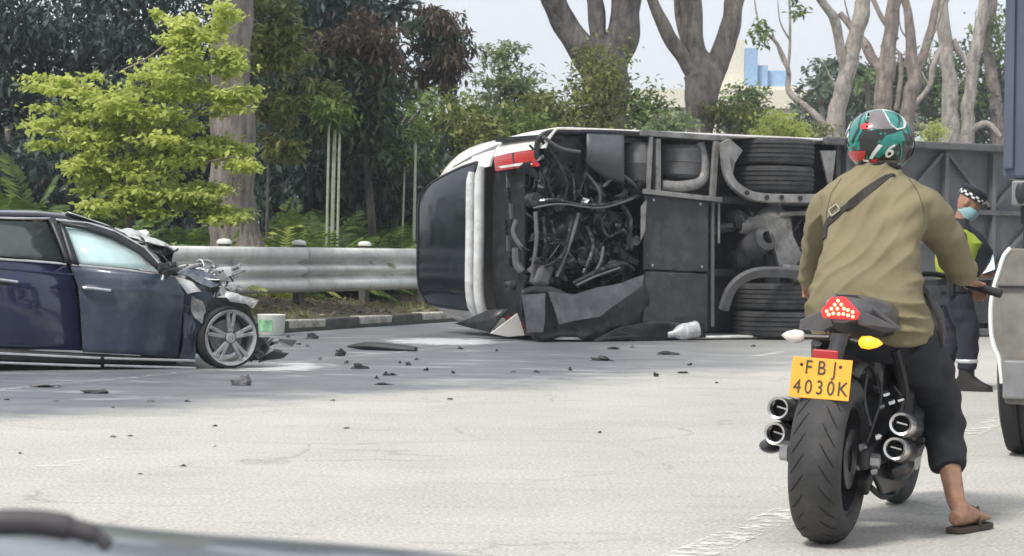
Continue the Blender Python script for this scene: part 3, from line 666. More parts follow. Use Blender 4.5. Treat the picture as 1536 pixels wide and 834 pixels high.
for k in range(7): w = bb('window', 985+k*50, 178, 1015+k*50, 200, dimw, bd, .3, -.06); bb('sill', 982+k*50, 200, 1018+k*50, 203, cream, w, .5, -.15)
# ------------------------------------------------------------------ the overturned bus
# local axes: x = u (along the bus, tail at 0), y = w (from belly to roof), z = v (up, across the bus width)
BA = R(30)
bus = tag(empty('overturned_bus', G(832, 513), (0, 0, BA)), 'white coach lying on its side with dark torn underside and tail towards the wreck', 'bus')
buswhite = M_('coach_white', (.80, .77, .73), .35, var=.05, coat=.4, dirt=(.45, .42, .38), dscale=3, damt=.35)
busglass = M_('dark_glass', (.012, .017, .026), .12, var=.2, spec=.5)
soot = M_('sooty_black', (.012, .013, .016), .5, var=.3, dirt=(.05, .05, .055), dscale=7, damt=.7)
oily = M_('oily_metal', (.032, .034, .038), .28, .6, var=.4, vscale=9, dirt=(.2, .2, .2), dscale=12, damt=.6, bump=.3, bscale=20)
chas = M_('chassis_grey', (.125, .125, .13), .6, .2, var=.2, vscale=5, dirt=(.06, .055, .05), dscale=5, damt=.8)
chasl = M_('chassis_pale', (.23, .225, .22), .6, .2, var=.2, vscale=5, dirt=(.10, .09, .08), dscale=6, damt=.8)
plate_m = M_('belly_plate', (.036, .039, .045), .55, .1, var=.3, vscale=2.2, dirt=(.10, .10, .105), dscale=2.6, damt=.7)
floor_m = M_('bus_floor', (.025, .026, .029), .7, var=.4, vscale=4, dirt=(.07, .065, .06), dscale=6, damt=.7)
sidegrey = M_('underfloor_grey', (.13, .135, .145), .6, .1, var=.15, vscale=2, dirt=(.07, .07, .07), dscale=3, damt=.5)
redl = M_('red_lens', (.42, .012, .018), .2, coat=.6, var=.1)
WH = 3.15
def hwr(w):   # half width of the tail face at height w above the belly
    P = [(-.2, 1.22), (0, 1.24), (.5, 1.22), (.9, 1.19), (1.4, 1.13), (1.9, 1.05), (2.4, .92), (2.8, .78), (3.1, .62), (3.3, .5)]
    for (a, x), (b, y) in zip(P, P[1:]):
        if w <= b: return x + (y-x)*(w-a)/(b-a)
    return .5
def hwb(w): 
    if w < 2.5: return 1.25 - .01*w
    t = min(1, (w-2.5)/.65); return .85 + .375*math.sqrt(max(0, 1-t*t))
def hwl(w):   # the same for the half that lies on the road
    P = [(-.2, 1.22), (0, 1.24), (.9, 1.20), (1.4, 1.16), (1.9, 1.10), (2.4, 1.04), (2.8, .99), (3.1, .93), (3.3, .85)]
    for (a, x), (b, y) in zip(P, P[1:]):
        if w <= b: return x + (y-x)*(w-a)/(b-a)
    return .85
def hw(w, u, low=False):
    t = max(0, 1-u/.95); q = 1 - math.sqrt(max(0, 1-t*t)); return hwb(w)*(1-q) + (hwl(w) if low else hwr(w))*q
def vat(w, t): return VC + t*(hwr(w) if t > 0 else hwl(w))
VC = 1.27
ws = [0, .3, .6, .9, 1.2, 1.5, 1.8, 2.1, 2.4, 2.6, 2.75, 2.9, 3.0, 3.08, 3.15]
us = [0, .03, .08, .15, .25, .4, .6, .95, 1.4, 2.5, 4, 6, 8, 10, 12]
def ring(u):
    e = max(0, 1-u/.95)**2*.12; r = []
    for w in ws: r.append((u, w*(1-e/WH), VC+hw(w, u)))
    for k in range(1, 8): t = 1-2*k/8; r.append((u, WH-e+.05*(1-t*t), VC+hw(WH, u, t < 0)*t))
    for w in reversed(ws): r.append((u, w*(1-e/WH), VC-hw(w, u, True)))
    return r
mb = MB(); rr = [ring(u) for u in us]; n = len(rr[0])
mb.add([p for r in rr for p in r], [(i*n+j, i*n+j+1, (i+1)*n+j+1, (i+1)*n+j) for i in range(len(us)-1) for j in range(n-1)])
# the far (front) end closed
b0 = (len(us)-1)*n; mb.f.append(tuple(range(b0, b0+n))); mb.mi.append(0)
shell = mb.build('body_shell', buswhite, bus, smooth=True, sharp=50)
shell.modifiers.new('solid', 'SOLIDIFY').thickness = .03
# side windows of the upper flank (seen edge-on)
for k in range(6):
    mb = MB(); mb.box((2.2+k*1.6, 2.0, VC+1.243), (1.45, .95, .012)); mb.build('side_window', busglass, bus)
def ur(w, t): return -.24*(1-abs(t)**6)*(1-max(0, (w-2.4)/1.5)**2)
def patch(name, m, w0, w1, t0, t1, off=.0, th=.03, nu=10, nv=14, par=None, skew=0.0, edge=None):
    mb = MB()
    def fn(a, b, o):
        t = t0+(t1-t0)*b; wa = w0 + (skew*(t-t0)/(t1-t0)); w = wa+(w1-w0)*a; 
        if edge: w, t = edge(a, b, w, t)
        return Vector((ur(w, t)-o, w, vat(w, t)))
    mb.grid(lambda a, b: fn(a, b, off), nu, nv); mb.grid(lambda a, b: fn(a, b, off-th), nu, nv)
    W = nv+1; o2 = (nu+1)*W
    for i in range(nu): mb.f += [(i*W, (i+1)*W, o2+(i+1)*W, o2+i*W), (i*W+nv, (i+1)*W+nv, o2+(i+1)*W+nv, o2+i*W+nv)]; mb.mi += [0, 0]
    for j in range(nv): mb.f += [(j, j+1, o2+j+1, o2+j), (nu*W+j, nu*W+j+1, o2+nu*W+j+1, o2+nu*W+j)]; mb.mi += [0, 0]
    return mb.build(name, m, par or bus, smooth=True, sharp=35)
patch('roof_edge_panel', buswhite, 2.93, 3.1, -1, 1)
patch('corner_panel', buswhite, .0, 2.93, .80, 1.0); patch('corner_panel', buswhite, .62, 2.93, -1.0, -.86)
patch('quarter_glass', M_('quarter_glass_grey', (.10, .11, .12), .15), 1.25, 2.3, .87, .95, .006, .02, edge=lambda a, b, w, t: (w, .87+.08*b*(.25+.75*(1-a))))
wedge = lambda a, b, w, t: (w, -.82-.12*a + (1.60+.12*a)*b)
gw = patch('rear_window', busglass, 1.52, 3.0, -.97, .84, .05, .05, edge=wedge)
patch('window_frame', black, 2.985, 3.03, -.94, .78, .062, .03, 2, 14, gw); patch('window_frame', black, 1.49, 1.53, -.82, .78, .06, .03, 2, 14, gw)
patch('window_frame', black, 1.52, 3.0, .77, .795, .06, .03, 10, 2, gw); patch('window_frame', black, 1.52, 3.0, -.985, -.965, .06, .03, 10, 2, gw, edge=lambda a, b, w, t: (w, -.84-.12*a+.025*b))
barw = M_('trim_white', (.66, .67, .66), .4, var=.1, dirt=(.25, .24, .22), dscale=5)
for w0, w1, ta, tb in ((1.43, 1.57, -.86, .66), (1.22, 1.36, -.90, .70)):
    mb = MB(); P = [Vector((ur(w0, t)-.07, (w0+w1)/2 + .04*(t*t), vat(w0, t))) for t in [ta+(tb-ta)*i/16 for i in range(17)]]
    mb.tube(P, [.05]+[.07]*15+[.05], 10, flat=.75); mb.build('trim_bar', barw, bus, smooth=True)
patch('white_bridge', buswhite, 1.18, 1.75, .70, .88, .03); patch('white_bridge', buswhite, 1.18, 1.60, -.93, -.80, .03)
for sgn, (w0, w1, ta, tb) in ((1, (.05, 1.0, .63, .79)), (-1, (.40, .95, -.93, -.82))):
    tl = patch('tail_light', redl, w0, w1, ta, tb, .03, .05, 8, 4, skew=.12*sgn)
    patch('reflector_strip', barw, w0+.06, w1-.14, ta+.02 if sgn > 0 else ta+.06, ta+.045 if sgn > 0 else ta+.085, .036, .01, 8, 2, tl, .1*sgn)
    patch('lamp_gap', black, (w0+w1)/2, (w0+w1)/2+.03, ta, tb, .036, .01, 2, 3, tl, .12*sgn)
# dark recess of the missing engine door, and engine bay walls
mb = MB(); mb.box((.75, 1.28, VC), (1.5, .06, 2.3)); mb.box((1.42, .7, VC), (.06, 1.2, 2.3)); mb.build('bay_wall', soot, bus)
mb = MB(); mb.box((.55, .65, 2.40), (1.4, 1.1, .05)); mb.box((.55, .65, .09), (1.4, 1.1, .05)); mb.build('bay_side', soot, bus)
patch('door_gap_shade', soot, .50, 1.25, -.86, .64, -.10, .03)  # black sheet paints in the shade of the opening; the door is missing
for k in range(6):
    t = -.3+.19*k; w = .7+.06*(k % 3); mb = MB(); mb.bar((ur(w, t)+.04, w, VC+t*1.0-.10), (ur(w, t)+.04, w+.02, VC+t*1.0+.08), .035, .03, (0, 1, 0)); mb.build('louvre', chas if k % 2 else oily, bus)
# torn black skirt at the tail, upper lip and lower panels
def sheet(name, m, pts, th=.025, par=None, bevel=0, bend=0.0, sub=0):
    """a torn sheet from local points (u, w, v)"""
    me = bpy.data.meshes.new(name); bm = bmesh.new(); vs = [bm.verts.new(p) for p in pts]; bm.faces.new(vs)
    bmesh.ops.triangulate(bm, faces=bm.faces)
    if sub: bmesh.ops.subdivide_edges(bm, edges=bm.edges, cuts=sub, use_grid_fill=True)
    for v in bm.verts:
        if bend: v.co += Vector((noise.noise(v.co*3.1), noise.noise(v.co*3.1+Vector((7, 1, 0))), noise.noise(v.co*3.1+Vector((0, 3, 9)))))*bend
    bm.to_mesh(me); bm.free()
    if sub and m is not skirtg:
        me.polygons.foreach_set('use_smooth', [True]*len(me.polygons)); me.set_sharp_from_angle(angle=R(28))
    o = link(name, me, m, par or bus); q = o.modifiers.new('solid', 'SOLIDIFY'); q.thickness = th; return o
BO = bus.location.copy(); ux = Vector((math.cos(BA), math.sin(BA), 0)); wx = Vector((-math.sin(BA), math.cos(BA), 0))
def bp(px, py, w=0.0):
    """photo pixel -> bus local point on the plane w metres inside the belly"""
    p = onplane(px, py, BO + wx*w, wx) - BO; return Vector((p.dot(ux), w, p.z))
skirt = M_('black_skirt', (.018, .020, .025), .4, .0, var=.25, dirt=(.1, .1, .11), dscale=5, damt=.5)
skirtg = M_('scraped_panel', (.085, .09, .10), .42, .1, var=.2, dirt=(.18, .18, .19), dscale=5, damt=.5)
sheet('torn_panel', skirt, [bp(780, 440, .05), bp(800, 428, 0), bp(862, 436, -.05), bp(905, 440, -.05), bp(968, 415, 0), bp(968, 500, .05), bp(900, 508, 0), bp(800, 509, 0), bp(778, 480, .1)], .03, sub=4, bend=.08)
sheet('torn_panel', skirtg, [bp(822, 438, -.16), bp(858, 442, -.14), bp(935, 424, -.12), bp(966, 412, -.1), bp(962, 428, -.12), bp(900, 475, -.18), bp(838, 486, -.2)], .012, sub=3, bend=.02)
sheet('torn_panel', skirtg, [bp(782, 442, -.05), bp(818, 440, -.12), bp(815, 498, -.15), bp(790, 500, -.06)], .012, sub=3, bend=.025)
sheet('torn_panel', skirt, [bp(895, 505, -.1), bp(960, 480, -.08), bp(1060, 488, -.05), bp(1060, 508, -.02), bp(895, 510, -.1)], .012, sub=4, bend=.06)
sheet('white_flap', buswhite, [bp(735, 500, .45), bp(775, 470, .45), bp(786, 503, .45), bp(760, 505, .45)], .02)
sheet('dark_flap', skirt, [bp(683, 486, 1.5), bp(730, 466, 1.0), bp(765, 463, .7), bp(735, 498, .9)], .02, sub=1, bend=.02)
# upper wheel-arch lip: curved black panel and its dark hollow
mb = MB(); P = [bp(*q) for q in ((806, 250, .12), (806, 215, .1), (822, 199, .06), (870, 197, .03), (935, 199, .02), (1000, 204, .02), (1090, 209, .02))]
mb.tube(spline(P, 4), .035, 8); mb.build('skirt_edge', black, bus, smooth=True)
mb = MB(); P = [bp(*q) for q in ((960, 199, -.02), (1090, 208, -.02))]; mb.bar(P[0], P[1], .05, .07); mb.build('sill_rail', chasl, bus, bevel=.01)
mb = MB()
def pan(a, b):
    px = 880 + 56*a; top = 198+2*a; bot = 268 + 8*a - 22*(1-a)**2; p = bp(px, top+(bot-top)*b, .02 - .16*math.sin(PI*b)*(.4+.6*a)); return p
mb.grid(pan, 8, 10); mb.build('arch_panel', M_('arch_grey', (.085, .09, .10), .5, var=.2, dirt=(.03, .03, .03), dscale=3, damt=.8), bus, smooth=True, thick=.02)
sheet('arch_liner', soot, [bp(812, 206, .1), bp(890, 200, .1), bp(890, 300, .25), bp(820, 300, .4)], .02, sub=2, bend=.05)
# engine and its tangle: block, covers, pipes and hoses
mb = MB(); mb.box((.62, .72, 1.30), (.9, .55, .95)); mb.box((.62, .42, 1.25), (.7, .16, .7)); mb.box((.3, .6, 1.85), (.4, .4, .3)); mb.build('engine_block', soot, bus, bevel=.05)
def pipe(name, m, pts, r, n=8, par=None):
    mb = MB(); mb.tube(spline(pts, 5), r, n); return mb.build(name, m, par or bus, smooth=True)
pip = [ (oily, .018, [(812, 210, .05), (835, 240, .0), (850, 275, .0), (845, 310, .05)]),
        (chas, .022, [(815, 205, .0), (840, 222, -.02), (870, 228, .0)]), (oily, .02, [(830, 240, .1), (822, 270, .1), (830, 296, .05)]),
        (oily, .03, [(792, 305, .2), (830, 300, .0), (870, 308, .0), (920, 305, .02), (965, 290, .05)]), (chas, .012, [(800, 312, .1), (840, 306, -.05), (900, 312, -.05), (950, 298, 0)]),
        (chas, .026, [(803, 318, .1), (805, 360, .05), (798, 410, .1)]), (oily, .022, [(815, 325, .05), (818, 370, .0), (810, 410, .1)]), (oily, .02, [(826, 330, .0), (832, 365, .0), (822, 400, .1)]),
        (chas, .022, [(868, 320, .0), (855, 365, -.05), (835, 415, .0)]), (oily, .025, [(818, 400, .0), (845, 380, -.05), (858, 330, .0)]),
        (chas, .03, [(775, 330, .3), (770, 350, .3), (785, 375, .2)]), (chas, .05, [(774, 372, .3), (775, 395, .3), (784, 408, .25)]), (oily, .03, [(880, 340, .1), (890, 370, .0), (875, 410, .0)]),
        (oily, .02, [(900, 330, .1), (912, 355, .0), (935, 345, .05), (948, 370, .1)]), (chas, .018, [(905, 370, .0), (900, 395, -.05), (885, 418, -.05)]), (oily, .028, [(860, 425, .0), (900, 405, -.08), (935, 395, -.02), (950, 405, .05)]),
        (chas, .015, [(865, 428, -.05), (895, 414, -.1), (930, 402, -.08)]), (oily, .02, [(870, 215, .1), (880, 250, .1), (868, 290, .1)]), (chas, .02, [(905, 280, .05), (930, 262, .0), (960, 285, .05)]),
        (oily, .035, [(925, 300, .1), (945, 330, .05), (940, 375, .1)]), (oily, .016, [(838, 250, .05), (858, 262, .0), (862, 300, .0)]), (chas, .018, [(880, 260, .1), (900, 290, .05), (895, 320, .1)])]
for i, (m, r, pts) in enumerate(pip): pipe('hose' if m is oily else 'pipe', m, [bp(*q) for q in pts], r)
rn = random.Random(4)
for k in range(230):
    px = rn.uniform(790, 960); py = rn.uniform(225, 430); w = rn.uniform(.05, .45); c = bp(px, py, w); M3 = Matrix.Rotation(rn.uniform(0, 3), 3, Vector((rn.random(), rn.random(), rn.random())).normalized())
    mb = MB(); t = k % 4
    if t == 0: mb.box(c, (rn.uniform(.05, .16), rn.uniform(.04, .1), rn.uniform(.05, .2)), M3)
    elif t == 1: mb.lathe([(0, -.03), (.06, -.03), (.065, .0), (.05, .035), (0, .035)], 12, T4(c, M3))
    elif t == 2: d = Vector((rn.uniform(-.15, .15), rn.uniform(-.05, .05), rn.uniform(-.22, .22))); mb.tube(spline([c-d, c+Vector((rn.uniform(-.06, .06), -.05, 0)), c+d], 4), rn.uniform(.008, .02), 6)
    else: mb.prism([c, c+M3 @ Vector((.16, 0, 0)), c+M3 @ Vector((.12, .1, 0)), c+M3 @ Vector((.02, .13, 0))], M3 @ Vector((0, 0, .012)))
    mb.build(('bracket', 'pulley', 'hose', 'bracket')[t], rn.choice([oily, oily, soot, soot, soot, oily, chas]), bus, smooth=t in (1, 2), bevel=.006 if t == 0 else 0)
for px, py, r in ((800, 300, .09), (812, 405, .10), (838, 300, .07), (766, 428, .055)):
    mb = MB(); mb.lathe([(0, -.06), (r, -.06), (r*1.05, 0), (r, .06), (r*.5, .075), (0, .075)], 14, T4(bp(px, py, .15), rotM('X', 90))); mb.build('pulley', M_('filter_body', (.22, .24, .13), .6) if px == 765 else oily, bus, smooth=True)
mb = MB(); mb.box(bp(812, 412, .12), (.2, .2, .28), rotM('Y', 20)); mb.build('alternator', chas, bus, bevel=.05)
for px, py, w, r3 in ((850, 345, .30, (.20, .16, .22)), (905, 335, .28, (.22, .15, .16)), (885, 385, .22, (.24, .16, .13)), (935, 370, .3, (.16, .15, .22)), (838, 268, .3, (.16, .15, .2)), (880, 275, .32, (.2, .14, .14)), (918, 405, .18, (.2, .12, .1)), (850, 400, .2, (.18, .12, .12))):
    mb = MB(); mb.ball(bp(px, py, w), r3, 22, 16); me = mb.mesh('casting', True, sharp=30); displace(me, lambda p: .10*noise.noise(p*5)+.05*noise.noise(p*13)); link('engine_casting', me, rn.choice([soot, oily, soot]), bus)
for k in range(16):
    px = rn.uniform(800, 945); py = rn.uniform(225, 425); c = bp(px, py, rn.uniform(-.02, .3)); q = [c+Vector((rn.uniform(-.16, .16), rn.uniform(-.06, .06), rn.uniform(-.16, .16))) for _ in range(4)]
    sheet('torn_shroud', rn.choice([soot, skirt, oily]), q, .008, sub=3, bend=.08)
# tanks, frame beams and belly plate
def beam(name, m, a, b, wd=.06, h=.05): mb = MB(); mb.bar(a, b, wd, h, (0, 1, 0)); return mb.build(name, m, bus, bevel=.008)
for x0, x1, y0, y1, w, m in ((938, 974, 214, 276, .18, chas), (990, 1046, 218, 268, .26, chas)):
    a = bp((x0+x1)/2, y1, w); b = bp((x0+x1)/2, y0, w); rad = abs(bp(x1, y0, w).x-bp(x0, y0, w).x)/2*1.05
    mb = MB(); h = (b-a).length; mb.lathe([(0, 0), (rad*.8, .0), (rad, .05), (rad, h*.48), (rad*1.03, h*.5), (rad, h*.52), (rad, h-.05), (rad*.8, h), (0, h)], 24, T4(a)); mb.build('air_tank', m, bus, smooth=True)
beam('frame_beam', chasl, bp(972, 288, -.02), bp(976, 205, -.02), .05); beam('frame_beam', chasl, bp(986, 288, .0), bp(986, 208, .0), .07, .06)
beam('frame_beam', chasl, bp(965, 287, -.05), bp(1082, 300, -.05), .06, .06); beam('frame_beam', chasl, bp(1068, 300, -.03), bp(1074, 212, -.03), .08, .05)
pipe('exhaust_pipe', chasl, [bp(*q) for q in ((1048, 215, .1), (1056, 245, .05), (1050, 272, .02), (1020, 280, .0), (992, 278, .05))], .07, 10)
mb = MB(); P = [bp(967, 292, .0), bp(1063, 302, .0), bp(1063, 408, .0), bp(968, 404, .0)]; mb.prism(P, (0, .03, 0)); mb.build('belly_plate', plate_m, bus, bevel=.01)
mb = MB(); P = [bp(968, 407, -.01), bp(1062, 411, -.01), bp(1062, 496, -.01), bp(964, 500, -.01)]; mb.prism(P, (0, .03, 0)); mb.build('belly_plate', plate_m, bus, bevel=.01)
beam('plate_edge', chas, bp(1069, 300, -.02), bp(1069, 490, -.02), .035, .04); beam('plate_edge', chasl, bp(1078, 305, 0), bp(1078, 365, 0), .03, .03)
beam('plate_edge', soot, bp(968, 295, -.02), bp(966, 405, -.02), .03, .03)
mb = MB(); P = [bp(962, 310, -.02), bp(970, 300, -.05), bp(968, 345, -.04), bp(962, 360, -.02)]; mb.prism(P, (0, .02, 0)); mb.build('bent_flange', chasl, bus)
for q in ((980, 300), (1050, 306), (1052, 400), (978, 398), (975, 490), (1050, 490)):
    mb = MB(); mb.lathe([(.018, 0), (.018, .012), (0, .014)], 6, T4(bp(*q, -.012), rotM('X', 90))); mb.build('bolt', steel, bus)
# floor pan and long chassis rails
mb = MB(); mb.box((6.8, .62, VC), (10.6, .05, 2.44)); mb.build('floor_pan', floor_m, bus)
for v in (.82, 1.72):
    mb = MB(); mb.box((4.0, .42, v), (3.3, .25, .09)); mb.build('chassis_rail', soot, bus)
# rear axle, dual tyres, wishbones
AX = bp(1160, 300, .2).x
mb = MB(); mb.tube([(AX, .2, .3), (AX, .2, .8), (AX, .2, 1.1), (AX, .2, 1.35), (AX, .2, 1.7), (AX, .2, 2.2)], [.1, .1, .12, .14, .1, .1], 14); mb.build('rear_axle', chas, bus, smooth=True)
mb = MB(); mb.ball((AX-.05, .15, 1.40), (.24, .28, .26)); mb.tube([(AX-.1, .15, 1.40), (AX-.5, .22, 1.40)], [.17, .09], 14); mb.build('differential', chasl, bus, smooth=True)
sheet('axle_arm', chasl, [bp(1150, 322, -.05), bp(1180, 330, -.05), bp(1186, 355, -.05), bp(1200, 385, -.05), bp(1186, 402, -.05), bp(1165, 398, -.05), bp(1163, 370, -.05), bp(1150, 350, -.05)], .06)
pipe('drive_shaft', oily, [(AX-.5, .22, 1.4), (AX-.85, .25, 1.36), (AX-1.0, .28, 1.32)], .07)
mb = MB(); mb.lathe([(.1, -.25), (.16, -.25), (.17, 0), (.15, .2), (.08, .25)], 16, T4((AX-.32, .1, 1.18), rotM('X', 70))); mb.build('brake_drum', chas, bus, smooth=True)
tprof = [(.28, -.16), (.40, -.165), (.47, -.155), (.495, -.13), (.50, -.10)]
for g in (-.085, -.03, .03, .085): tprof += [(.502, g-.012), (.488, g-.007), (.488, g+.007), (.502, g+.012)]
tprof += [(.50, .10), (.495, .13), (.47, .155), (.40, .165), (.28, .16)]
tm = MB(); tm.lathe(tprof, 48, close=True); tmesh = tm.mesh('bus_tyre', True, sharp=35); tmesh.materials.append(M_('bus_tyre_rubber', (.042, .042, .044), .85, var=.25, dirt=(.09, .085, .08), dscale=4, bump=.15, bscale=50))
rm = MB(); rm.lathe([(.1, -.05), (.2, -.06), (.27, -.12), (.29, -.14), (.29, .14), (.27, .12), (.2, .08), (.1, .06)], 24); rmesh = rm.mesh('rim', True); rmesh.materials.append(chas)
for v in (.19, .53, 1.99, 2.33):
    o = link('tyre', tmesh, None, bus, (AX, .2, v)); link('rim', rmesh, None, o)
for uu in (9.6,):
    for v in (.3, 2.25): o = link('tyre', tmesh, None, bus, (uu, .2, v)); link('rim', rmesh, None, o)
def strap(name, m, pts, wd, h):
    P = spline([bp(*q) for q in pts], 5); mb = MB()
    P2, X = frames(P, (0, 1, 0)); vs = []
    for p, (a, b) in zip(P2, X): vs += [p+b*wd/2-a*h/2, p-b*wd/2-a*h/2, p-b*wd/2+a*h/2, p+b*wd/2+a*h/2]
    k = len(P2); mb.add(vs, [(i*4+j, i*4+(j+1) % 4, i*4+4+(j+1) % 4, i*4+4+j) for i in range(k-1) for j in range(4)] + [(3, 2, 1, 0), tuple((k-1)*4+j for j in range(4))]); return mb.build(name, m, bus, bevel=.008)
strap('suspension_arm', chasl, ((1086, 222, -.2), (1092, 262, -.25), (1110, 285, -.3), (1145, 297, -.32), (1235, 298, -.32)), .11, .06)
strap('suspension_arm', chas, ((1085, 465, -.1), (1098, 432, -.2), (1125, 412, -.3), (1165, 408, -.32), (1235, 414, -.32)), .12, .07)
for q in ((1150, 296), (1172, 296), (1200, 297), (1120, 289)): 
    mb = MB(); mb.lathe([(.03, 0), (.03, .02), (0, .022)], 8, T4(bp(*q, -.36), rotM('X', 90))); mb.build('bolt', soot, bus)
sheet('spring_bracket', chasl, [bp(1078, 215, -.1), bp(1092, 208, -.12), bp(1110, 226, -.12), bp(1100, 245, -.14), bp(1098, 262, -.14), bp(1085, 258, -.1)], .05)
for q in ((1105, 330, .25), (1108, 388, .25), (1215, 340, .25), (1212, 395, .25)):
    mb = MB(); mb.lathe([(0, -.12), (.09, -.12), (.12, -.07), (.1, -.02), (.125, .04), (.1, .1), (0, .12)], 16, T4(bp(*q), rotM('X', 90))); mb.build('air_spring', rubber, bus, smooth=True)
pipe('torque_rod', chasl, [bp(*q) for q in ((1170, 322, -.1), (1200, 320, -.1), (1235, 322, -.1))], .03); pipe('torque_rod', chasl, [bp(*q) for q in ((1172, 400, -.15), (1205, 403, -.15), (1240, 398, -.15))], .04)
for k in range(16):
    a = bp(rn.uniform(1082, 1230), rn.uniform(305, 415), rn.uniform(.1, .4)); d = Vector((rn.uniform(-.25, .25), rn.uniform(-.05, .05), rn.uniform(-.25, .25)))
    pipe('brake_hose', rn.choice([oily, chas, soot]), [a-d, a+Vector((0, -.04, rn.uniform(-.05, .05))), a+d], rn.uniform(.01, .025), 6)
# grey underfloor lockers and trusses further forward
mb = MB(); mb.box((8.1, .18, 1.27), (7.7, .05, 2.36)); mb.build('locker_wall', sidegrey, bus)
mb = MB(); mb.box((8.0, .0, 2.49), (8.2, .12, .1)); mb.build('side_sill', chas, bus, bevel=.02)
mb = MB(); mb.box((8.0, .0, .06), (8.2, .12, .1)); mb.build('side_sill', chas, bus, bevel=.02)
for k in range(9):
    u = 4.35+k*.82; mb = MB(); mb.box((u, .10, 1.27), (.06, .1, 2.3)); mb.build('truss_post', sidegrey, bus)
    if k < 8:
        for (va, vb) in ((1.72, 2.40), (.9, 1.55)):
            a, b = (va, vb) if k % 2 else (vb, va)
            mb = MB(); mb.bar((u+.05, .10, a), (u+.77, .10, b), .045, .05, (0, 1, 0)); mb.build('truss_brace', sidegrey, bus)
for v in (1.64, .78):
    mb = MB(); mb.box((8.0, .085, v), (7.2, .1, .06)); mb.build('truss_rail', chas, bus)
for k in range(4):
    mb = MB(); mb.box((5.2+k*1.6, .03, .42), (1.3, .12, .5)); mb.build('battery_box', plate_m, bus, bevel=.02)
sheet('hanger_bracket', chasl, [bp(1228, 226, -.05), bp(1252, 226, -.05), bp(1248, 240, -.05), bp(1246, 275, -.05), bp(1240, 275, -.05), bp(1236, 240, -.05)], .03)
# ------------------------------------------------------------------ the wrecked navy car
# local axes: x = forwards (to the right), y = across to the far side, z = up; origin on the road under the front axle, near side
CYAW = R(24); cw = G(340, 553)
car = tag(empty('wrecked_car', cw, (0, R(2.0), CYAW)), 'navy blue saloon car with its front end smashed off and bare spoked wheel', 'car')
cux = Vector((math.cos(CYAW), math.sin(CYAW), 0)); cuy = Vector((-math.sin(CYAW), math.cos(CYAW), 0))
Mcar = (Matrix.Rotation(CYAW, 3, 'Z') @ Matrix.Rotation(R(2.0), 3, 'Y'))
def cp(px, py, y=0.0):
    n = Mcar @ Vector((0, 1, 0)); p = onplane(px, py, cw + n*y, n) - cw; return Mcar.inverted() @ p
navy = M_('navy_paint', (.016, .018, .072), .32, .25, var=.1, coat=1.0, bump=.015, bscale=3, dirt=(.06, .06, .085), dscale=2.5, damt=.35)
navyd = M_('navy_paint_reflection_dust', (.040, .052, .082), .42, .2, var=.18, vscale=3, coat=.5, dirt=(.12, .135, .16), dscale=4, damt=.5)  # navy greyed to paint in the front door's reflection, with dirt patches
cglass = M_('tinted_glass', (.05, .058, .06), .08, var=.1, spec=.6)
cabin = M_('cabin_dark', (.018, .018, .02), .8)
airbag_m = M_('airbag_fabric', (.55, .80, .78), .85, var=.08, bump=.2, bscale=6)
bare = M_('torn_aluminium', (.62, .62, .60), .35, .7, var=.25, vscale=9, dirt=(.15, .14, .13), dscale=10, damt=.8, bump=.4, bscale=18)
dusty = M_('dusty_grey', (.32, .32, .32), .8, var=.3, vscale=8, dirt=(.07, .07, .07), dscale=9, damt=.9)
CWD = 1.84
def sidey(z):     # how far the flank lies inboard at height z
    P = [(-.05, .06), (.08, .03), (.25, .0), (.5, -.012), (.72, .0), (.86, .035), (.92, .05), (1.05, .13), (1.2, .24), (1.33, .40), (1.40, .6)]
    for (a, x), (b, y) in zip(P, P[1:]):
        if z <= b: return x + (y-x)*max(0, (z-a)/(b-a))
    return .6
def flank(name, m, outline, par=None, off=0.0, th=.012, res=.06, side=1, rough=0.0, rscale=4):
    """a body panel cut from the flank: outline is (x, z) points"""
    me = bpy.data.meshes.new(name); bm = bmesh.new(); vs = [bm.verts.new((x, 0, z)) for x, z in outline]; bm.faces.new(vs)
    xs = [p[0] for p in outline]; zs = [p[1] for p in outline]
    def cuts(lo, hi, no):
        k = int((hi-lo)/res)
        for i in range(1, k+1):
            q = lo + (hi-lo)*i/(k+1)
            bmesh.ops.bisect_plane(bm, geom=bm.verts[:]+bm.edges[:]+bm.faces[:], plane_co=(q, 0, q), plane_no=no)
    cuts(min(zs), max(zs), (0, 0, 1))
    if rough: cuts(min(xs), max(xs), (1, 0, 0))
    for v in bm.verts:
        y = sidey(v.co.z) - off
        if rough: y += rough*noise.noise(Vector((v.co.x*rscale, 3, v.co.z*rscale)))
        v.co.y = y if side > 0 else CWD - y
    bm.to_mesh(me); bm.free(); me.polygons.foreach_set('use_smooth', [True]*len(me.polygons))
    o = link(name, me, m, par or car); q = o.modifiers.new('s', 'SOLIDIFY'); q.thickness = th; q.offset = -1 if side > 0 else 1; return o
def xz(px, py):
    y = .03
    for _ in range(3): p = cp(px, py, y); y = sidey(p.z)
    p = cp(px, py, y); return (p.x, p.z)
X = xz
bx = lambda px, py: X(px, py)
